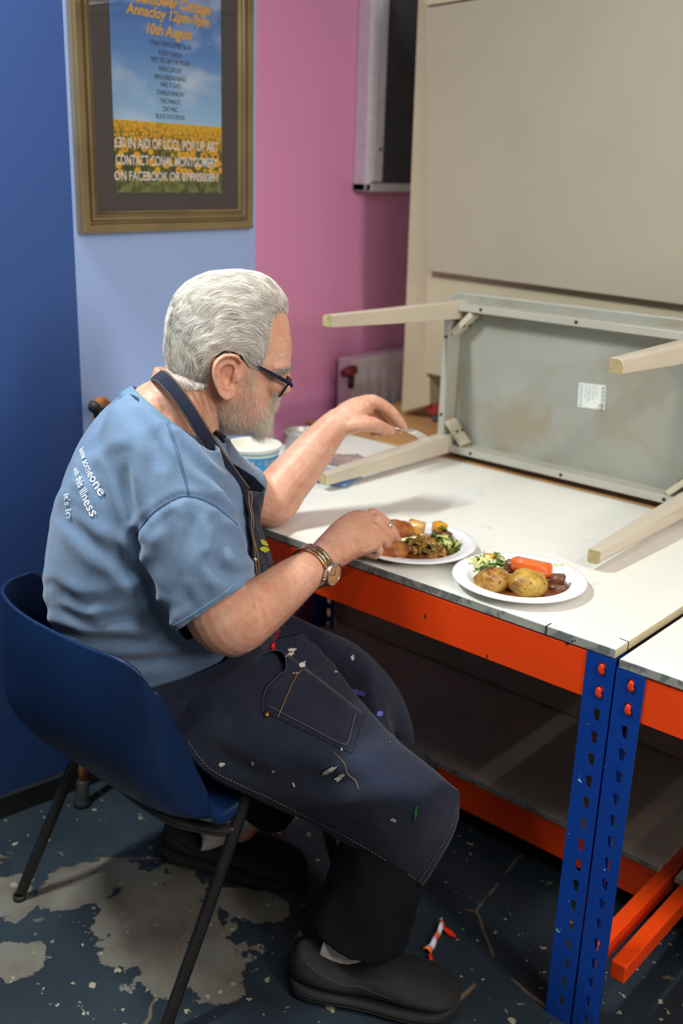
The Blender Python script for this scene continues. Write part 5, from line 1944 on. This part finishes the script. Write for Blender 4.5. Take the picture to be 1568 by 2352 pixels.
def flow(P, Nn):
    q_ = P - ECz
    f_ = q_ @ hf2; z_ = q_[:, 2]
    # circle round the ear: up and back from the forehead, down at the nape
    D = (-z_)[:, None] * hf2 + f_[:, None] * np.array([0, 0, 1.0])
    back = np.clip(-f_ / .06, 0, 1)
    D = D + back[:, None] * np.array([0, 0, -.05]) - (.03 * hf2)
    side = np.clip((.02 - z_) / .05, 0, 1) * (np.abs((P - HC) @ HR) > .05)
    D[:, 2] -= side * .05
    D /= np.linalg.norm(D, axis=1)[:, None] + 1e-9
    w_ = fbm(P, 24, 2, 2) * 1.25 * np.clip(.35 + (.10 - z_) / .08, .25, 1)
    B = np.cross(Nn, D)
    D = D * np.cos(w_)[:, None] + B * np.sin(w_)[:, None]
    D -= Nn * (D * Nn).sum(1)[:, None]
    return D / (np.linalg.norm(D, axis=1)[:, None] + 1e-9)


NH = 24000
pick = nrng.choice(len(hairv), NH)
R0 = np.array(cap_v)[pick] + nrng.normal(0, .0012, (NH, 3))
Nn0 = HN[hairv[pick]]
tone = np.clip(nrng.normal(.62, .22, NH) + .25 * fbm(R0, 90, 3, 1), 0, 1)
ln_ = nrng.uniform(.022, .052, NH)
strands('hair_strands', R0, Nn0, flow(R0, Nn0), ln_, 7, (.0004, .0075), .00024, 3, (.55, 60), cap_bvh, M_hair, cap, tone)
# beard: short bristles, long at the chin
flow_on[0] = False
NBd = 12000
pick = nrng.choice(len(beardv), NBd)
R0 = BV[beardv[pick]] + nrng.normal(0, .0010, (NBd, 3)); Nn0 = HN[beardv[pick]]
pb = NVp[bmk][pick]
chin = np.clip(1 - np.hypot(pb[:, 0] - 603, (pb[:, 1] - 975) * .7) / 34.0, 0, 1)
mous = np.clip(1 - np.hypot(pb[:, 0] - 630, (pb[:, 1] - 915)) / 26.0, 0, 1)
edge_ = np.clip(seg_dist(pb, beard_poly + beard_poly[:1]) / 10.0, .3, 1)
D0 = np.tile(nrm(HF * .25 + UZ * -1.0), (NBd, 1)) + nrng.normal(0, .28, (NBd, 3)) + HF * (chin * .3)[:, None]
D0 = D0 + Nn0 * .55
D0 /= np.linalg.norm(D0, axis=1)[:, None]


def bristle(name, R0, D0, L, r0, tone, par, seed):
    n = len(R0); k = 4
    g = np.random.default_rng(seed)
    cur = g.normal(0, .25, (n, 3))
    path = []
    for s in range(k):
        t = s / (k - 1)
        path.append(R0 + (D0 + cur * t * .6 + np.array([0, 0, -.35]) * t) * (L * t)[:, None])
    path = np.array(path)
    T_ = np.gradient(path, axis=0); T_ /= np.linalg.norm(T_, axis=2)[..., None] + 1e-9
    ref = np.cross(T_, np.array([.3, .9, .2])); ref /= np.linalg.norm(ref, axis=2)[..., None] + 1e-9
    bi = np.cross(T_, ref); rad = r0 * np.linspace(1, .2, k)[:, None, None]
    vv = np.stack([path + rad * (math.cos(a) * ref + math.sin(a) * bi) for a in (0, 2.094, 4.189)], 2).transpose(1, 0, 2, 3).reshape(-1, 3)
    base = np.arange(n) * k * 3
    fs = np.concatenate([np.stack([base + s * 3 + j, base + s * 3 + (j + 1) % 3, base + s * 3 + (j + 1) % 3 + 3, base + s * 3 + j + 3], -1) for s in range(k - 1) for j in range(3)])
    me = bpy.data.meshes.new(name)
    me.vertices.add(len(vv)); me.vertices.foreach_set('co', vv.ravel())
    me.loops.add(fs.size); me.loops.foreach_set('vertex_index', fs.ravel().astype(np.int32))
    me.polygons.add(len(fs)); me.polygons.foreach_set('loop_start', np.arange(len(fs), dtype=np.int32) * 4)
    me.update(calc_edges=True); me.validate()
    at_ = me.attributes.new('tone', 'FLOAT', 'POINT'); at_.data.foreach_set('value', np.repeat(tone, k * 3).astype(np.float32))
    o = link(name, me, M_beard if name == 'beard' else M_hair, par, smooth=True); tag(o, kind='stuff'); return o


L = (.0062 + .020 * chin + .008 * mous) * edge_ * nrng.uniform(.6, 1.25, NBd)
tone = np.clip(.6 + .4 * np.maximum(chin, mous * .9) + nrng.normal(0, .2, NBd), 0, 1)
bristle('beard', R0, D0, L, .00020, tone, bo, 5)
# eyebrows
bi_ = np.nonzero(inpoly(NVp, [(618, 858), (636, 846), (662, 836), (668, 842), (650, 854), (628, 866)]) & (lat > .008) & (lat < .066))[0]
if len(bi_):
    pk = nrng.choice(bi_, 500); R0 = BV[ids[pk]]; Nn0 = HN[ids[pk]]
    D0 = np.tile(nrm(-HF * .8 + UZ * -.3), (500, 1)) + Nn0 * .8 + nrng.normal(0, .3, (500, 3))
    bristle('eyebrows', R0, D0, nrng.uniform(.006, .011, 500), .0004, np.clip(nrng.normal(.25, .2, 500), 0, 1), bo, 9)
# fine hairs on the forearms
af = np.nonzero(face_to & (BV[:, 2] > .66) & (np.linalg.norm(BV - HC, axis=1) > .25) & ((PX[:, 0] > 560)))[0]
pk = nrng.choice(af, 1500); R0 = BV[pk]; Nn0 = HN[pk]
D0 = Nn0 * .5 + BF * .5 + UZ * .1 + nrng.normal(0, .35, (1500, 3))
bristle('arm_hair', R0, D0, nrng.uniform(.004, .010, 1500), .00013, np.full(1500, .15), bo, 12)

# ---------------------------------------------------------------- glasses
gl = empty('glasses', H(640, 880), 'dark blue framed reading glasses worn low on the nose of the man', 'glasses')
M_fr = plain('dark_blue_acetate', srgb(16, 18, 48), .22, var=.2)
q = N('spectacle_lens'); tr_ = q.n('BsdfTransparent'); tr_.inputs[0].default_value = (.93, .92, .95, 1); g_ = q.n('BsdfGlossy'); g_.inputs['Roughness'].default_value = .02
mx = q.n('MixShader'); mx.inputs[0].default_value = .07; q.l(tr_.outputs[0], mx.inputs[1]); q.l(g_.outputs[0], mx.inputs[2]); q.l(mx.outputs[0], q.out.inputs[0]); M_lens = q.mat
# lens plane: across the face, tipped
hinge = H(668, 884, .072)
hingeF = hinge - 2 * HR * np.dot(hinge - HC, HR)
bot = H(643, 912, .060)
gd = nrm(bot - hinge - HR * np.dot(bot - hinge, HR))       # downward along the lens
gx = HR
mid = (hinge + hingeF) / 2
frame = MB()
for s_ in (1, -1):
    w0, w1 = .010, .070
    out = []
    cc = mid + gx * s_ * .040 + gd * .012
    for a in np.linspace(0, 2 * math.pi, 41)[:-1]:
        ca, sa = math.cos(a), math.sin(a)
        out.append(cc + gx * s_ * (.0300 * math.copysign(abs(ca) ** .62, ca)) + gd * (.0165 * math.copysign(abs(sa) ** .62, sa)) + np.cross(gx, gd) * (-.004 * abs(ca) ** 2))
    out = np.array(out)
    mbf = MB(); t2 = MB(); loop = np.vstack([out, out[:2]])
    rr = []
    for i in range(len(out)):
        p = out[i]; t__ = nrm(out[(i + 1) % len(out)] - out[i - 1]); o_ = nrm(p - cc - t__ * np.dot(p - cc, t__)); b_ = np.cross(t__, o_)
        rr.append([p + o_ * .0030 * math.cos(k) * (1.25 if (p - cc) @ gd < 0 else 1) + b_ * .0020 * math.sin(k) for k in np.arange(8) * math.pi / 4])
    mbf.rings(rr, closed=True)
    mbf.build('rim', M_fr, gl, smooth=True)
    ml = MB(); ml.add([cc] + list(out), [(0, i + 1, (i + 1) % len(out) + 1) for i in range(len(out))]); ml.build('lens', M_lens, gl, solid=.0012)
    hg = mid + gx * s_ * .0715 + gd * (-.001)
    hd_ = mid + gx * s_ * .0690 + gd * (.001)
    e0 = H(556, 822, .083); e1 = H(520, 806, .086); e2 = H(497, 818, .082)
    if s_ < 0: e0, e1, e2 = [p - 2 * HR * np.dot(p - HC, HR) for p in (e0, e1, e2)]
    pts = cr([hd_, hg, hg + (e0 - hg) * .35, hg + (e0 - hg) * .65, e0, e1, e2], 6)
    rr_ = cr(np.array([[.0036], [.0042], [.0046], [.0034], [.0026], [.0026], [.0028]]), 6)[:, 0]
    mt = MB(); mt.tube(pts, rr_, 10, flat=.42, up=fu); mt.build('temple', M_fr, gl, smooth=True)
mt = MB(); mt.tube(cr([mid + gx * .012 + gd * .006, mid + gd * .002 + np.cross(gx, gd) * -.004, mid - gx * .012 + gd * .006], 5), .0022, 8); mt.build('bridge', M_fr, gl, smooth=True)

# ---------------------------------------------------------------- watch
wt = empty('wrist_watch', S(718, 1300, .07), 'gold toned steel wrist watch on the near wrist of the man', 'watch')
M_goldm = plain('polished_gold_steel', srgb(206, 176, 128), .22, metal=1.0, var=.06)
M_steel = plain('polished_steel', srgb(214, 211, 206), .26, metal=1.0, var=.05)
wc = S(718, 1301, .069); wax = nrm(S(735, 1288, .056) - S(684, 1326, .094))
# case on the lower, outer side of the wrist
cd = V(CP) - wc; cd = nrm(cd - wax * np.dot(cd, wax))
sd = np.cross(wax, cd)                       # around the wrist
down = sd if sd[2] < 0 else -sd
def around(a, r):      # a=0 toward viewer, + goes down
    return wc + (cd * math.cos(a) + down * math.sin(a)) * r
RW = .0400
ca0 = math.radians(46)
for k, a in enumerate(np.linspace(ca0 + .55, ca0 + 2 * math.pi - .55, 27)):
    c = around(a, RW); o_ = nrm(c - wc); t__ = np.cross(wax, o_)
    Rm_ = np.stack([wax, t__, o_], 1)
    mb = MB()
    mb.box(c + wax * .0080, (.0056, .0098, .0034), R=Rm_, bev=.0008); mb.box(c - wax * .0080, (.0056, .0098, .0034), R=Rm_, bev=.0008)
    c2 = around(a + .10, RW); o2 = nrm(c2 - wc); R2 = np.stack([wax, np.cross(wax, o2), o2], 1)
    mb.box(c2, (.0084, .0084, .0036), R=R2, bev=.0008)
    mb.build('bracelet_link', M_goldm if k % 3 else M_steel, wt)
cc = around(ca0, RW + .002); o_ = nrm(cc - wc)
Rw = np.stack([wax, np.cross(wax, o_), o_], 1)
def disc(prof, c, axis, n=36):
    a1 = nrm(np.cross(axis, V(.3, .5, .8))); a2 = np.cross(axis, a1)
    return [[c + axis * h + (a1 * math.cos(t) + a2 * math.sin(t)) * r for t in np.arange(n) * 2 * math.pi / n] for r, h in prof]
mb = MB(); mb.rings(disc([(.0195, -.003), (.0225, .0), (.0232, .004), (.0226, .0072), (.0208, .0086), (.0196, .0078), (.0188, .0068)], cc, o_)); mb.build('case', M_steel, wt, smooth=True)
mb = MB(); mb.rings(disc([(.0195, .0066), (.0192, .0070)], cc, o_)); dl = mb.build('dial', plain('champagne_dial', srgb(214, 186, 132), .35, metal=.4, var=.04), wt)
M_ink = plain('dial_ink', srgb(96, 78, 52), .4)
a1 = nrm(wax + np.cross(o_, wax) * .5); a2 = np.cross(o_, a1)
for k in range(12):
    t_ = k * math.pi / 6; dv_ = a1 * math.cos(t_) + a2 * math.sin(t_)
    mb = MB(); mb.tube([cc + o_ * .0074 + dv_ * .0142, cc + o_ * .0074 + dv_ * .0172], .0006, 6); mb.build('hour_mark', M_ink, dl)
for ln, t_, nm in ((.010, .7, 'hour_hand'), (.0145, 2.3, 'minute_hand')):
    dv_ = a1 * math.cos(t_) + a2 * math.sin(t_)
    mb = MB(); mb.tube([cc + o_ * .0078 - dv_ * .002, cc + o_ * .0078 + dv_ * ln], .0005, 6); mb.build(nm, M_ink, dl)
mb = MB(); mb.tube([cc - wax * .0220 + o_ * .002, cc - wax * .0265 + o_ * .002], .0022, 10); mb.build('crown', M_goldm, wt, smooth=True)
for s_ in (1, -1):
    c3 = around(ca0 + s_ * .50, RW + .0018); o3 = nrm(c3 - wc)
    mb = MB(); mb.box(c3, (.0210, .0095, .0042), R=np.stack([wax, np.cross(wax, o3), o3], 1), bev=.001); mb.build('end_link', M_goldm, wt)

# ring on the ring finger
rc = S(889, 1206, -.039); rax = nrm(S(896, 1214, -.038) - S(880, 1196, -.040))
rg_ = empty('finger_ring', rc, 'chunky patterned silver ring on a finger of the near hand', 'ring')
e1_ = nrm(np.cross(rax, V(0, 0, 1))); e2_ = np.cross(rax, e1_)
mb = MB(); rings = []
for a in np.arange(28) * 2 * math.pi / 28:
    dv_ = e1_ * math.cos(a) + e2_ * math.sin(a)
    topness = max(0, dv_ @ nrm(nrm(CP - rc) + UZ * .6)) ** 4
    rings.append([rc + dv_ * (.0134 + .0016 * topness + (.0010 + .0012 * topness) * math.cos(k)) + rax * (.0020 + .0045 * topness) * math.sin(k) for k in np.arange(8) * math.pi / 4])
mb.rings(rings, closed=True); mb.build('band', M_steel, rg_, smooth=True)
hd3 = nrm(nrm(CP - rc) + UZ * .6); hd3 = nrm(hd3 - rax * (hd3 @ rax)); r3 = random.Random(5)
for k in range(9):
    sdv = np.cross(rax, hd3)
    a_ = r3.uniform(-.0040, .0040); b_ = r3.uniform(-.006, .006)
    mb = MB(); c_ = rc + hd3 * (.0150 - abs(b_) * .22) + rax * a_ + sdv * b_
    ball(mb, c_, .0013, n=7); mb.build('bead', M_steel if k % 2 else M_goldm, rg_, smooth=True)

# ---------------------------------------------------------------- fork and knife
M_forks = plain('bright_fork_steel', srgb(236, 236, 232), .32, metal=.85, var=.03)
fk = empty('fork', S(930, 985, fo + .006), 'steel fork held in the raised far hand of the man', 'fork')
fn0, fn1, ft = S(905, 983, fo + .006), S(930, 988, fo + .008), S(983, 1013, fo + .036)
he = S(820, 985, fo - .02)
mb = MB(); mb.tube(cr([he, (he + fn0) / 2, fn0, fn1], 5), cr(np.array([[.004], [.0042], [.0030], [.0028]]), 5)[:, 0], 10, flat=.5, up=HR * .3 + UZ * .2 + BR); mb.build('handle', M_steel, fk, smooth=True)
edges_ = [((925, 988.5), (926, 985.5), .0015), ((932, 990.5), (935, 986), .004), ((938, 993.5), (947, 986.5), .0088), ((945.5, 997), (959, 990), .0098)]
g = cr([[S(*(V(*lo) * (1 - t) + V(*hi) * t), fo + h_ - 2 * h_ * t) for t in np.linspace(0, 1, 9)] for lo, hi, h_ in edges_], 4)
mb = MB(); mb.grid(g); mb.build('bowl', M_forks, fk, smooth=True, solid=.0014)
for (sx1, sy1), (tx1, ty1), o_ in (((947, 996), (971.6, 1016.5), .0082), ((950.6, 994.6), (977, 1015.2), .0028), ((954.4, 993), (982.6, 1013.6), -.0028), ((957.6, 991), (988, 1012), -.0082)):
    A__, B__ = S(sx1, sy1, fo + o_), S(tx1, ty1, fo + o_)
    pts = [A__ + (B__ - A__) * t + UZ * (.0028 * math.sin(t * 3.0)) for t in np.linspace(-.12, 1, 9)]
    mb = MB(); mb.tube(pts, np.linspace(.0019, .0012, 9), 8, flat=.6, up=BF); mb.build('tine', M_forks, fk, smooth=True)
kn = empty('table_knife', S(930, 1240, -.06), 'table knife coated in gravy held in the near hand over the left plate', 'knife')
q = N('gravy_smeared_steel'); q.col(q.ramp(q.noise(60, 5, vec=q.coord((1, 1, 1))), [(.35, srgb(140, 134, 96)), (.6, srgb(186, 180, 150)), (.75, srgb(120, 90, 40))])).set(rough=.22, metal=.75); M_kn = q.mat
ka, kb = S(912, 1246, -.066), S(981, 1236, -.060)
kdn = nrm(V(0, 0, -1) + BR * .0)
Lk = kb - ka
prof = [(0, .006, -.008), (.15, .008, -.011), (.5, .009, -.012), (.8, .008, -.010), (.95, .006, -.002), (1.0, .004, .002)]
mb = MB(); mb.grid([[ka + Lk * t + UZ * a_, ka + Lk * t + UZ * (a_ + b_) / 2 + BR * .0006, ka + Lk * t + UZ * b_] for t, a_, b_ in prof]); mb.build('blade', M_kn, kn, smooth=True, solid=.0012)
mb = MB(); mb.tube(cr([ka + Lk * .05, S(885, 1247, -.062), S(850, 1252, -.050), S(812, 1252, -.036)], 4), [.004] * 3 + [.006] * 10, 10, flat=.7); mb.build('handle', M_steel, kn, smooth=True)
# ---------------------------------------------------------------- plates and food
c0_, c1_ = atz(951, 1244, ZW + .018), atz(1192, 1324, ZW + .018)
PL = [V(c0_[0], c0_[1], ZW), V(c1_[0], c1_[1], ZW)]
print('plates', PL)
q = N('white_paper_plate'); q.col(srgb(238, 238, 240)).set(rough=.55, spec=.3); q.bump(q.noise(500, 2), .1, .0003); M_plate = q.mat
prof = [(.001, .004), (.085, .004), (.094, .008), (.102, .0165), (.106, .0178), (.110, .0172), (.114, .0190), (.124, .0205), (.131, .0198), (.1325, .0175), (.131, .0165), (.123, .0180), (.112, .0160), (.101, .0140), (.093, .0050), (.085, .0008), (.001, .0008)]
for c, lab in ((PL[0], 'round white paper plate under the knife at the edge of the worktop'), (PL[1], 'round white paper plate near the bench corner with potatoes and carrot on it')):
    mb = MB(); mb.rings(lathe([(r_ * .945, z_) for r_, z_ in prof], 72, c), cap=True)
    o = mb.build('paper_plate', M_plate, smooth=True); tag(o, lab, 'plate', 'paper plates on the worktop')
zp = ZW + .006


def PZ(px, py, h=.02): return atz(px, py, zp + h)


def lump(name, c, r, mat, label, cat, rot=0, amp=.12, sc=28, seed=0, flat_b=True, tilt=0, group=None, n=24):
    mb = MB(); Rz = np.array(Matrix.Rotation(rot, 3, 'Z') @ Matrix.Rotation(tilt, 3, 'Y'))
    th = np.linspace(0, math.pi, n)[1:-1]; ph = np.arange(n + 6) * 2 * math.pi / (n + 6)
    rings = []
    for a in th:
        row = []
        for b in ph:
            d = V(math.sin(a) * math.cos(b), math.sin(a) * math.sin(b), math.cos(a))
            k = 1 + amp * noise.noise(Vector(d * 1.3) + Vector((seed, seed * 2, 0))) + amp * .4 * noise.noise(Vector(d * sc / 8) + Vector((0, seed, 3)))
            p = Rz @ (d * V(r) * k)
            p = p + V(c)
            p[2] = max(p[2], zp - .001)
            row.append(p)
        rings.append(row)
    mb.rings(rings)
    o = mb.build(name, mat, smooth=True)
    tag(o, label, cat, group)
    return o


def chunk(name, c, size, mat, label, cat, rot=0, seed=0, tilt=(0, 0), jag=.12, group=None, bev=.0025):
    bm = bmesh.new(); bmesh.ops.create_cube(bm, size=1); r_ = random.Random(seed)
    for v in bm.verts:
        v.co = Vector((v.co.x * size[0] * (1 + r_.uniform(-jag, jag)), v.co.y * size[1] * (1 + r_.uniform(-jag, jag)), v.co.z * size[2] * (1 + r_.uniform(-jag, jag))))
    bmesh.ops.bevel(bm, geom=list(bm.edges), offset=bev, segments=3, affect='EDGES')
    bmesh.ops.subdivide_edges(bm, edges=[e for e in bm.edges if e.calc_length() > .006], cuts=2, use_grid_fill=True)
    for v in bm.verts: v.co += v.co.normalized() * .0009 * noise.noise(v.co * 260 + Vector((seed, 0, 0)))
    M_ = Matrix.Translation(Vector(c)) @ Matrix.Rotation(rot, 4, 'Z') @ Matrix.Rotation(tilt[0], 4, 'X') @ Matrix.Rotation(tilt[1], 4, 'Y')
    bmesh.ops.transform(bm, matrix=M_, verts=bm.verts)
    me = bpy.data.meshes.new(name); bm.to_mesh(me); bm.free()
    o = link(name, me, mat, smooth=True); tag(o, label, cat, group); return o


q = N('roast_potato_skin'); vec = q.coord()
bs = q.ramp(q.noise(38, 6, .6, vec=vec), [(.3, srgb(150, 104, 30)), (.5, srgb(196, 158, 62)), (.75, srgb(214, 182, 88))])
bs = q.mix(q.ramp(q.noise(22, 4, .6, vec=vec), [(.47, 0), (.62, .85)]), bs, srgb(128, 72, 28))
bs = q.mix(q.ramp(q.noise(210, 4, .6, vec=vec), [(.60, 0), (.66, .9)]), bs, srgb(66, 36, 16))
q.col(bs).set(rough=.36, spec=.5, coat=.12, sss=.05); q.bump(q.noise(120, 6, .65), .9, .0022); M_pot = q.mat
q = N('browned_potato_skin'); vec = q.coord()
bs = q.ramp(q.noise(30, 6, .6, vec=vec), [(.3, srgb(96, 38, 12)), (.5, srgb(156, 78, 26)), (.75, srgb(204, 142, 62))])
q.col(q.mix(q.ramp(q.noise(180, 4, vec=vec), [(.6, 0), (.68, .8)]), bs, srgb(60, 24, 8))).set(rough=.38, coat=.1); q.bump(q.noise(110, 6, .65), 1.0, .0025); M_pot2 = q.mat
q = N('roasted_potato_skin'); vec = q.coord()
bs = q.ramp(q.noise(24, 6, .65, vec=vec), [(.35, srgb(112, 62, 24)), (.5, srgb(178, 128, 52)), (.7, srgb(208, 176, 92))])
bs = q.mix(q.ramp(q.noise(170, 4, .6, vec=vec), [(.58, 0), (.64, .9)]), bs, srgb(56, 30, 16))
q.col(bs).set(rough=.36, coat=.1); q.bump(q.noise(110, 6, .65), .9, .0022); M_pot2b = q.mat
M_car = plain('cooked_carrot', srgb(230, 104, 36), .38, var=.12, scale=60, bump=.4, bscale=160, coat=.1, sss=.1)
M_swe = plain('cooked_swede', srgb(236, 158, 20), .35, var=.12, scale=50, bump=.3, bscale=160, coat=.2, sss=.1)
M_pale = plain('pale_cooked_potato', srgb(226, 178, 92), .4, var=.15, scale=50, bump=.4, bscale=120, coat=.2)
M_beef = plain('stewed_beef', srgb(104, 62, 38), .35, var=.35, scale=70, bump=.8, bscale=140, coat=.4)
M_cabl = plain('pale_cabbage', srgb(212, 218, 130), .35, var=.15, scale=60, coat=.3)
M_cabw = plain('white_cabbage', srgb(230, 232, 190), .35, var=.1, scale=60, coat=.3)
M_cabd = plain('dark_green_cabbage', srgb(78, 112, 34), .35, var=.4, scale=90, bump=.6, bscale=160, coat=.3)
M_caby = plain('gravy_soaked_cabbage', srgb(158, 112, 44), .3, var=.3, scale=80, coat=.4)
M_caby2 = plain('olive_cabbage', srgb(116, 98, 32), .3, var=.3, scale=80, coat=.3)
q = N('brown_gravy'); q.col(q.ramp(q.noise(40, 5), [(.3, srgb(88, 44, 16)), (.7, srgb(138, 80, 34))])).set(rough=.12, spec=.6, coat=.6); q.bump(q.noise(60, 4), .4, .002); M_gravy = q.mat


def pool(c, pts, mat, label, h=.0035, name='gravy'):
    """thin pool with rounded rim; pts = outline (metres from c)"""
    P_ = cr([V(*p, 0) for p in pts + pts[:1]], 5)[:-1]
    rings = []
    for k, z in ((1.0, 0), (1.01, h * .5), (.97, h * .95), (.8, h), (.4, h * 1.05), (.05, h * 1.05)):
        rings.append([V(c) + p * k + V(0, 0, z + (.0012 * noise.noise(Vector(p * 60)) if k < .9 else 0)) for p in P_])
    mb = MB(); mb.rings(rings); o = mb.build(name, mat, smooth=True); tag(o, label, 'gravy', kind='stuff'); return o


def shred(c, spread, n, mats, label, hgt=.02, seed=0, L=(.015, .035), w_=.004):
    """heap of shredded leaf: many thin curled strips, nobody could count them"""
    r_ = random.Random(seed); mb = MB()
    for i in range(n):
        a = r_.uniform(0, 6.28); rr = math.sqrt(r_.random())
        p = V(c) + V(spread[0] * rr * math.cos(a), spread[1] * rr * math.sin(a), 0)
        rot = spread[2]
        dx, dy = p[0] - c[0], p[1] - c[1]
        p[0] = c[0] + dx * math.cos(rot) - dy * math.sin(rot); p[1] = c[1] + dx * math.sin(rot) + dy * math.cos(rot)
        p[2] = zp + .003 + r_.uniform(.2, 1) * hgt * (1 - rr * rr)
        d = nrm(V(r_.uniform(-1, 1), r_.uniform(-1, 1), r_.uniform(-.5, .5))); s_ = nrm(np.cross(d, V(r_.uniform(-.4, .4), r_.uniform(-.4, .4), 1)))
        u_ = np.cross(s_, d); ln = r_.uniform(*L); ww = w_ * r_.uniform(.6, 1.5); cv = r_.uniform(-.012, .012); mi = r_.randrange(len(mats))
        G_ = []
        for k in range(7):
            t = k / 6 - .5
            q3 = p + d * ln * t + u_ * (cv * (t * t * 4 - .4) + .0012 * math.sin(k * 2.2)) + s_ * cv * .3 * math.sin(t * 4)
            G_.append([q3 + s_ * ww * x + u_ * .0012 * math.sin(x * 3 + k) for x in (-1, -.3, .4, 1)])
        mb.grid(G_, mi=mi)
    o = mb.build('shredded_cabbage', mats, smooth=True, solid=.0009)
    for v in o.data.vertices: v.co.z = max(v.co.z, zp)
    return tag(o, label, 'cabbage', kind='stuff')


# right plate
c = PL[1]
pool(V(c[0], c[1], zp - .002), [(.02, -.075), (.075, -.048), (.091, .01), (.084, .045), (.066, .066), (.02, .03), (-.05, .0), (-.06, -.05), (-.02, -.08)], M_gravy, 'brown gravy pooled on the right hand plate', .0055)
lump('roast_potato', PZ(1212, 1341, .020), (.036, .031, .026), M_pot, 'golden roast potato at the front middle of the right plate', 'potato', rot=.55, seed=2, amp=.14, group='roast potatoes on the right plate')
lump('roast_potato', PZ(1131, 1333, .018), (.035, .028, .024), M_pot2b, 'browner roast potato beside the cabbage on the right plate', 'potato', rot=1.05, seed=5, amp=.16, group='roast potatoes on the right plate')
chunk('carrot_piece', PZ(1222, 1303, .024), (.078, .036, .026), M_car, 'large wedge of orange carrot behind the potatoes on the right plate', 'carrot', rot=.35, seed=3, tilt=(-.25, .06), jag=.16)
chunk('beef_chunk', PZ(1279, 1334, .014), (.027, .022, .022), M_beef, 'brown beef chunk right of the potato in the gravy of the right plate', 'beef', rot=.4, seed=4, jag=.2, group='beef chunks on the right plate')
chunk('beef_chunk', PZ(1283, 1351, .006), (.034, .016, .012), M_beef, 'flat brown beef shred lowest in the gravy of the right plate', 'beef', rot=.7, seed=6, jag=.3, group='beef chunks on the right plate')
chunk('beef_chunk', PZ(1172, 1300, .020), (.022, .02, .026), M_beef, 'brown beef chunk between cabbage and carrot on the right plate', 'beef', rot=.2, seed=7, jag=.2, group='beef chunks on the right plate')
chunk('swede_piece', PZ(1123, 1281, .018), (.026, .014, .014), M_swe, 'small yellow swede piece behind the cabbage on the right plate', 'swede', rot=.4, seed=8)
shred(PZ(1118, 1303, .0), (.038, .028, .9), 110, [M_cabl, M_cabw, M_cabw, M_cabl, M_cabd, M_cabd], 'pale and dark green shredded cabbage on the right plate', .026, 3, (.010, .028), .0065)
shred(PZ(1281, 1312, .0), (.010, .008, 0), 10, [M_caby, M_cabl], 'scrap of browned cabbage leaf at the back of the right plate', .012, 4, (.010, .016), .004)
chunk('crumb', atz(1318, 1313, ZW + .019), (.005, .004, .002), M_swe, 'orange brown crumb on the rim of the right plate', 'crumb', seed=2)
# left plate
c = PL[0]
pool(V(c[0], c[1], zp - .002), [(.062, -.062), (.090, .0), (.074, .058), (.01, .090), (-.06, .07), (-.088, .01), (-.062, -.060), (.0, -.088)], M_gravy, 'brown gravy under the food on the left hand plate', .0045)
lump('roast_potato', PZ(912, 1222, .020), (.038, .030, .026), M_pot2, 'dark browned roast potato at the back of the left plate', 'potato', rot=.6, seed=9, amp=.16, group='roast potatoes on the left plate')
lump('roast_potato', PZ(900, 1266, .016), (.034, .024, .020), M_pot2, 'browned roast potato under the near hand on the left plate', 'potato', rot=.9, seed=11, amp=.14, group='roast potatoes on the left plate')
chunk('potato_piece', PZ(954, 1216, .024), (.036, .030, .034), M_pale, 'pale boiled potato piece at the back of the left plate', 'potato', rot=.3, seed=12, jag=.2)
chunk('swede_piece', PZ(1009, 1213, .024), (.030, .022, .024), M_swe, 'bright yellow swede cube at the back right of the left plate', 'swede', rot=-.35, seed=13, jag=.06)
chunk('beef_chunk', PZ(1016, 1229, .015), (.044, .018, .017), M_beef, 'dark beef strip below the yellow cube on the left plate', 'beef', rot=-.3, seed=14, jag=.2)
chunk('beef_chunk', PZ(936, 1262, .010), (.022, .018, .014), M_beef, 'brown beef chunk below the knife on the left plate', 'beef', rot=.8, seed=15, jag=.3)
shred(PZ(968, 1262, .0), (.058, .034, -.15), 70, [M_caby, M_caby, M_caby2, M_beef, M_caby2], 'gravy soaked cabbage across the middle of the left plate', .018, 6, (.014, .030), .0095)
shred(PZ(1025, 1262, .0), (.034, .022, -.2), 40, [M_cabd, M_cabl, M_cabd, M_caby], 'green cabbage leaves at the front right of the left plate', .022, 7, (.012, .028), .0095)
shred(PZ(1012, 1240, .0), (.014, .012, 0), 14, [M_cabd], 'dark green leaf standing near the centre of the left plate', .030, 8, (.018, .03), .007)
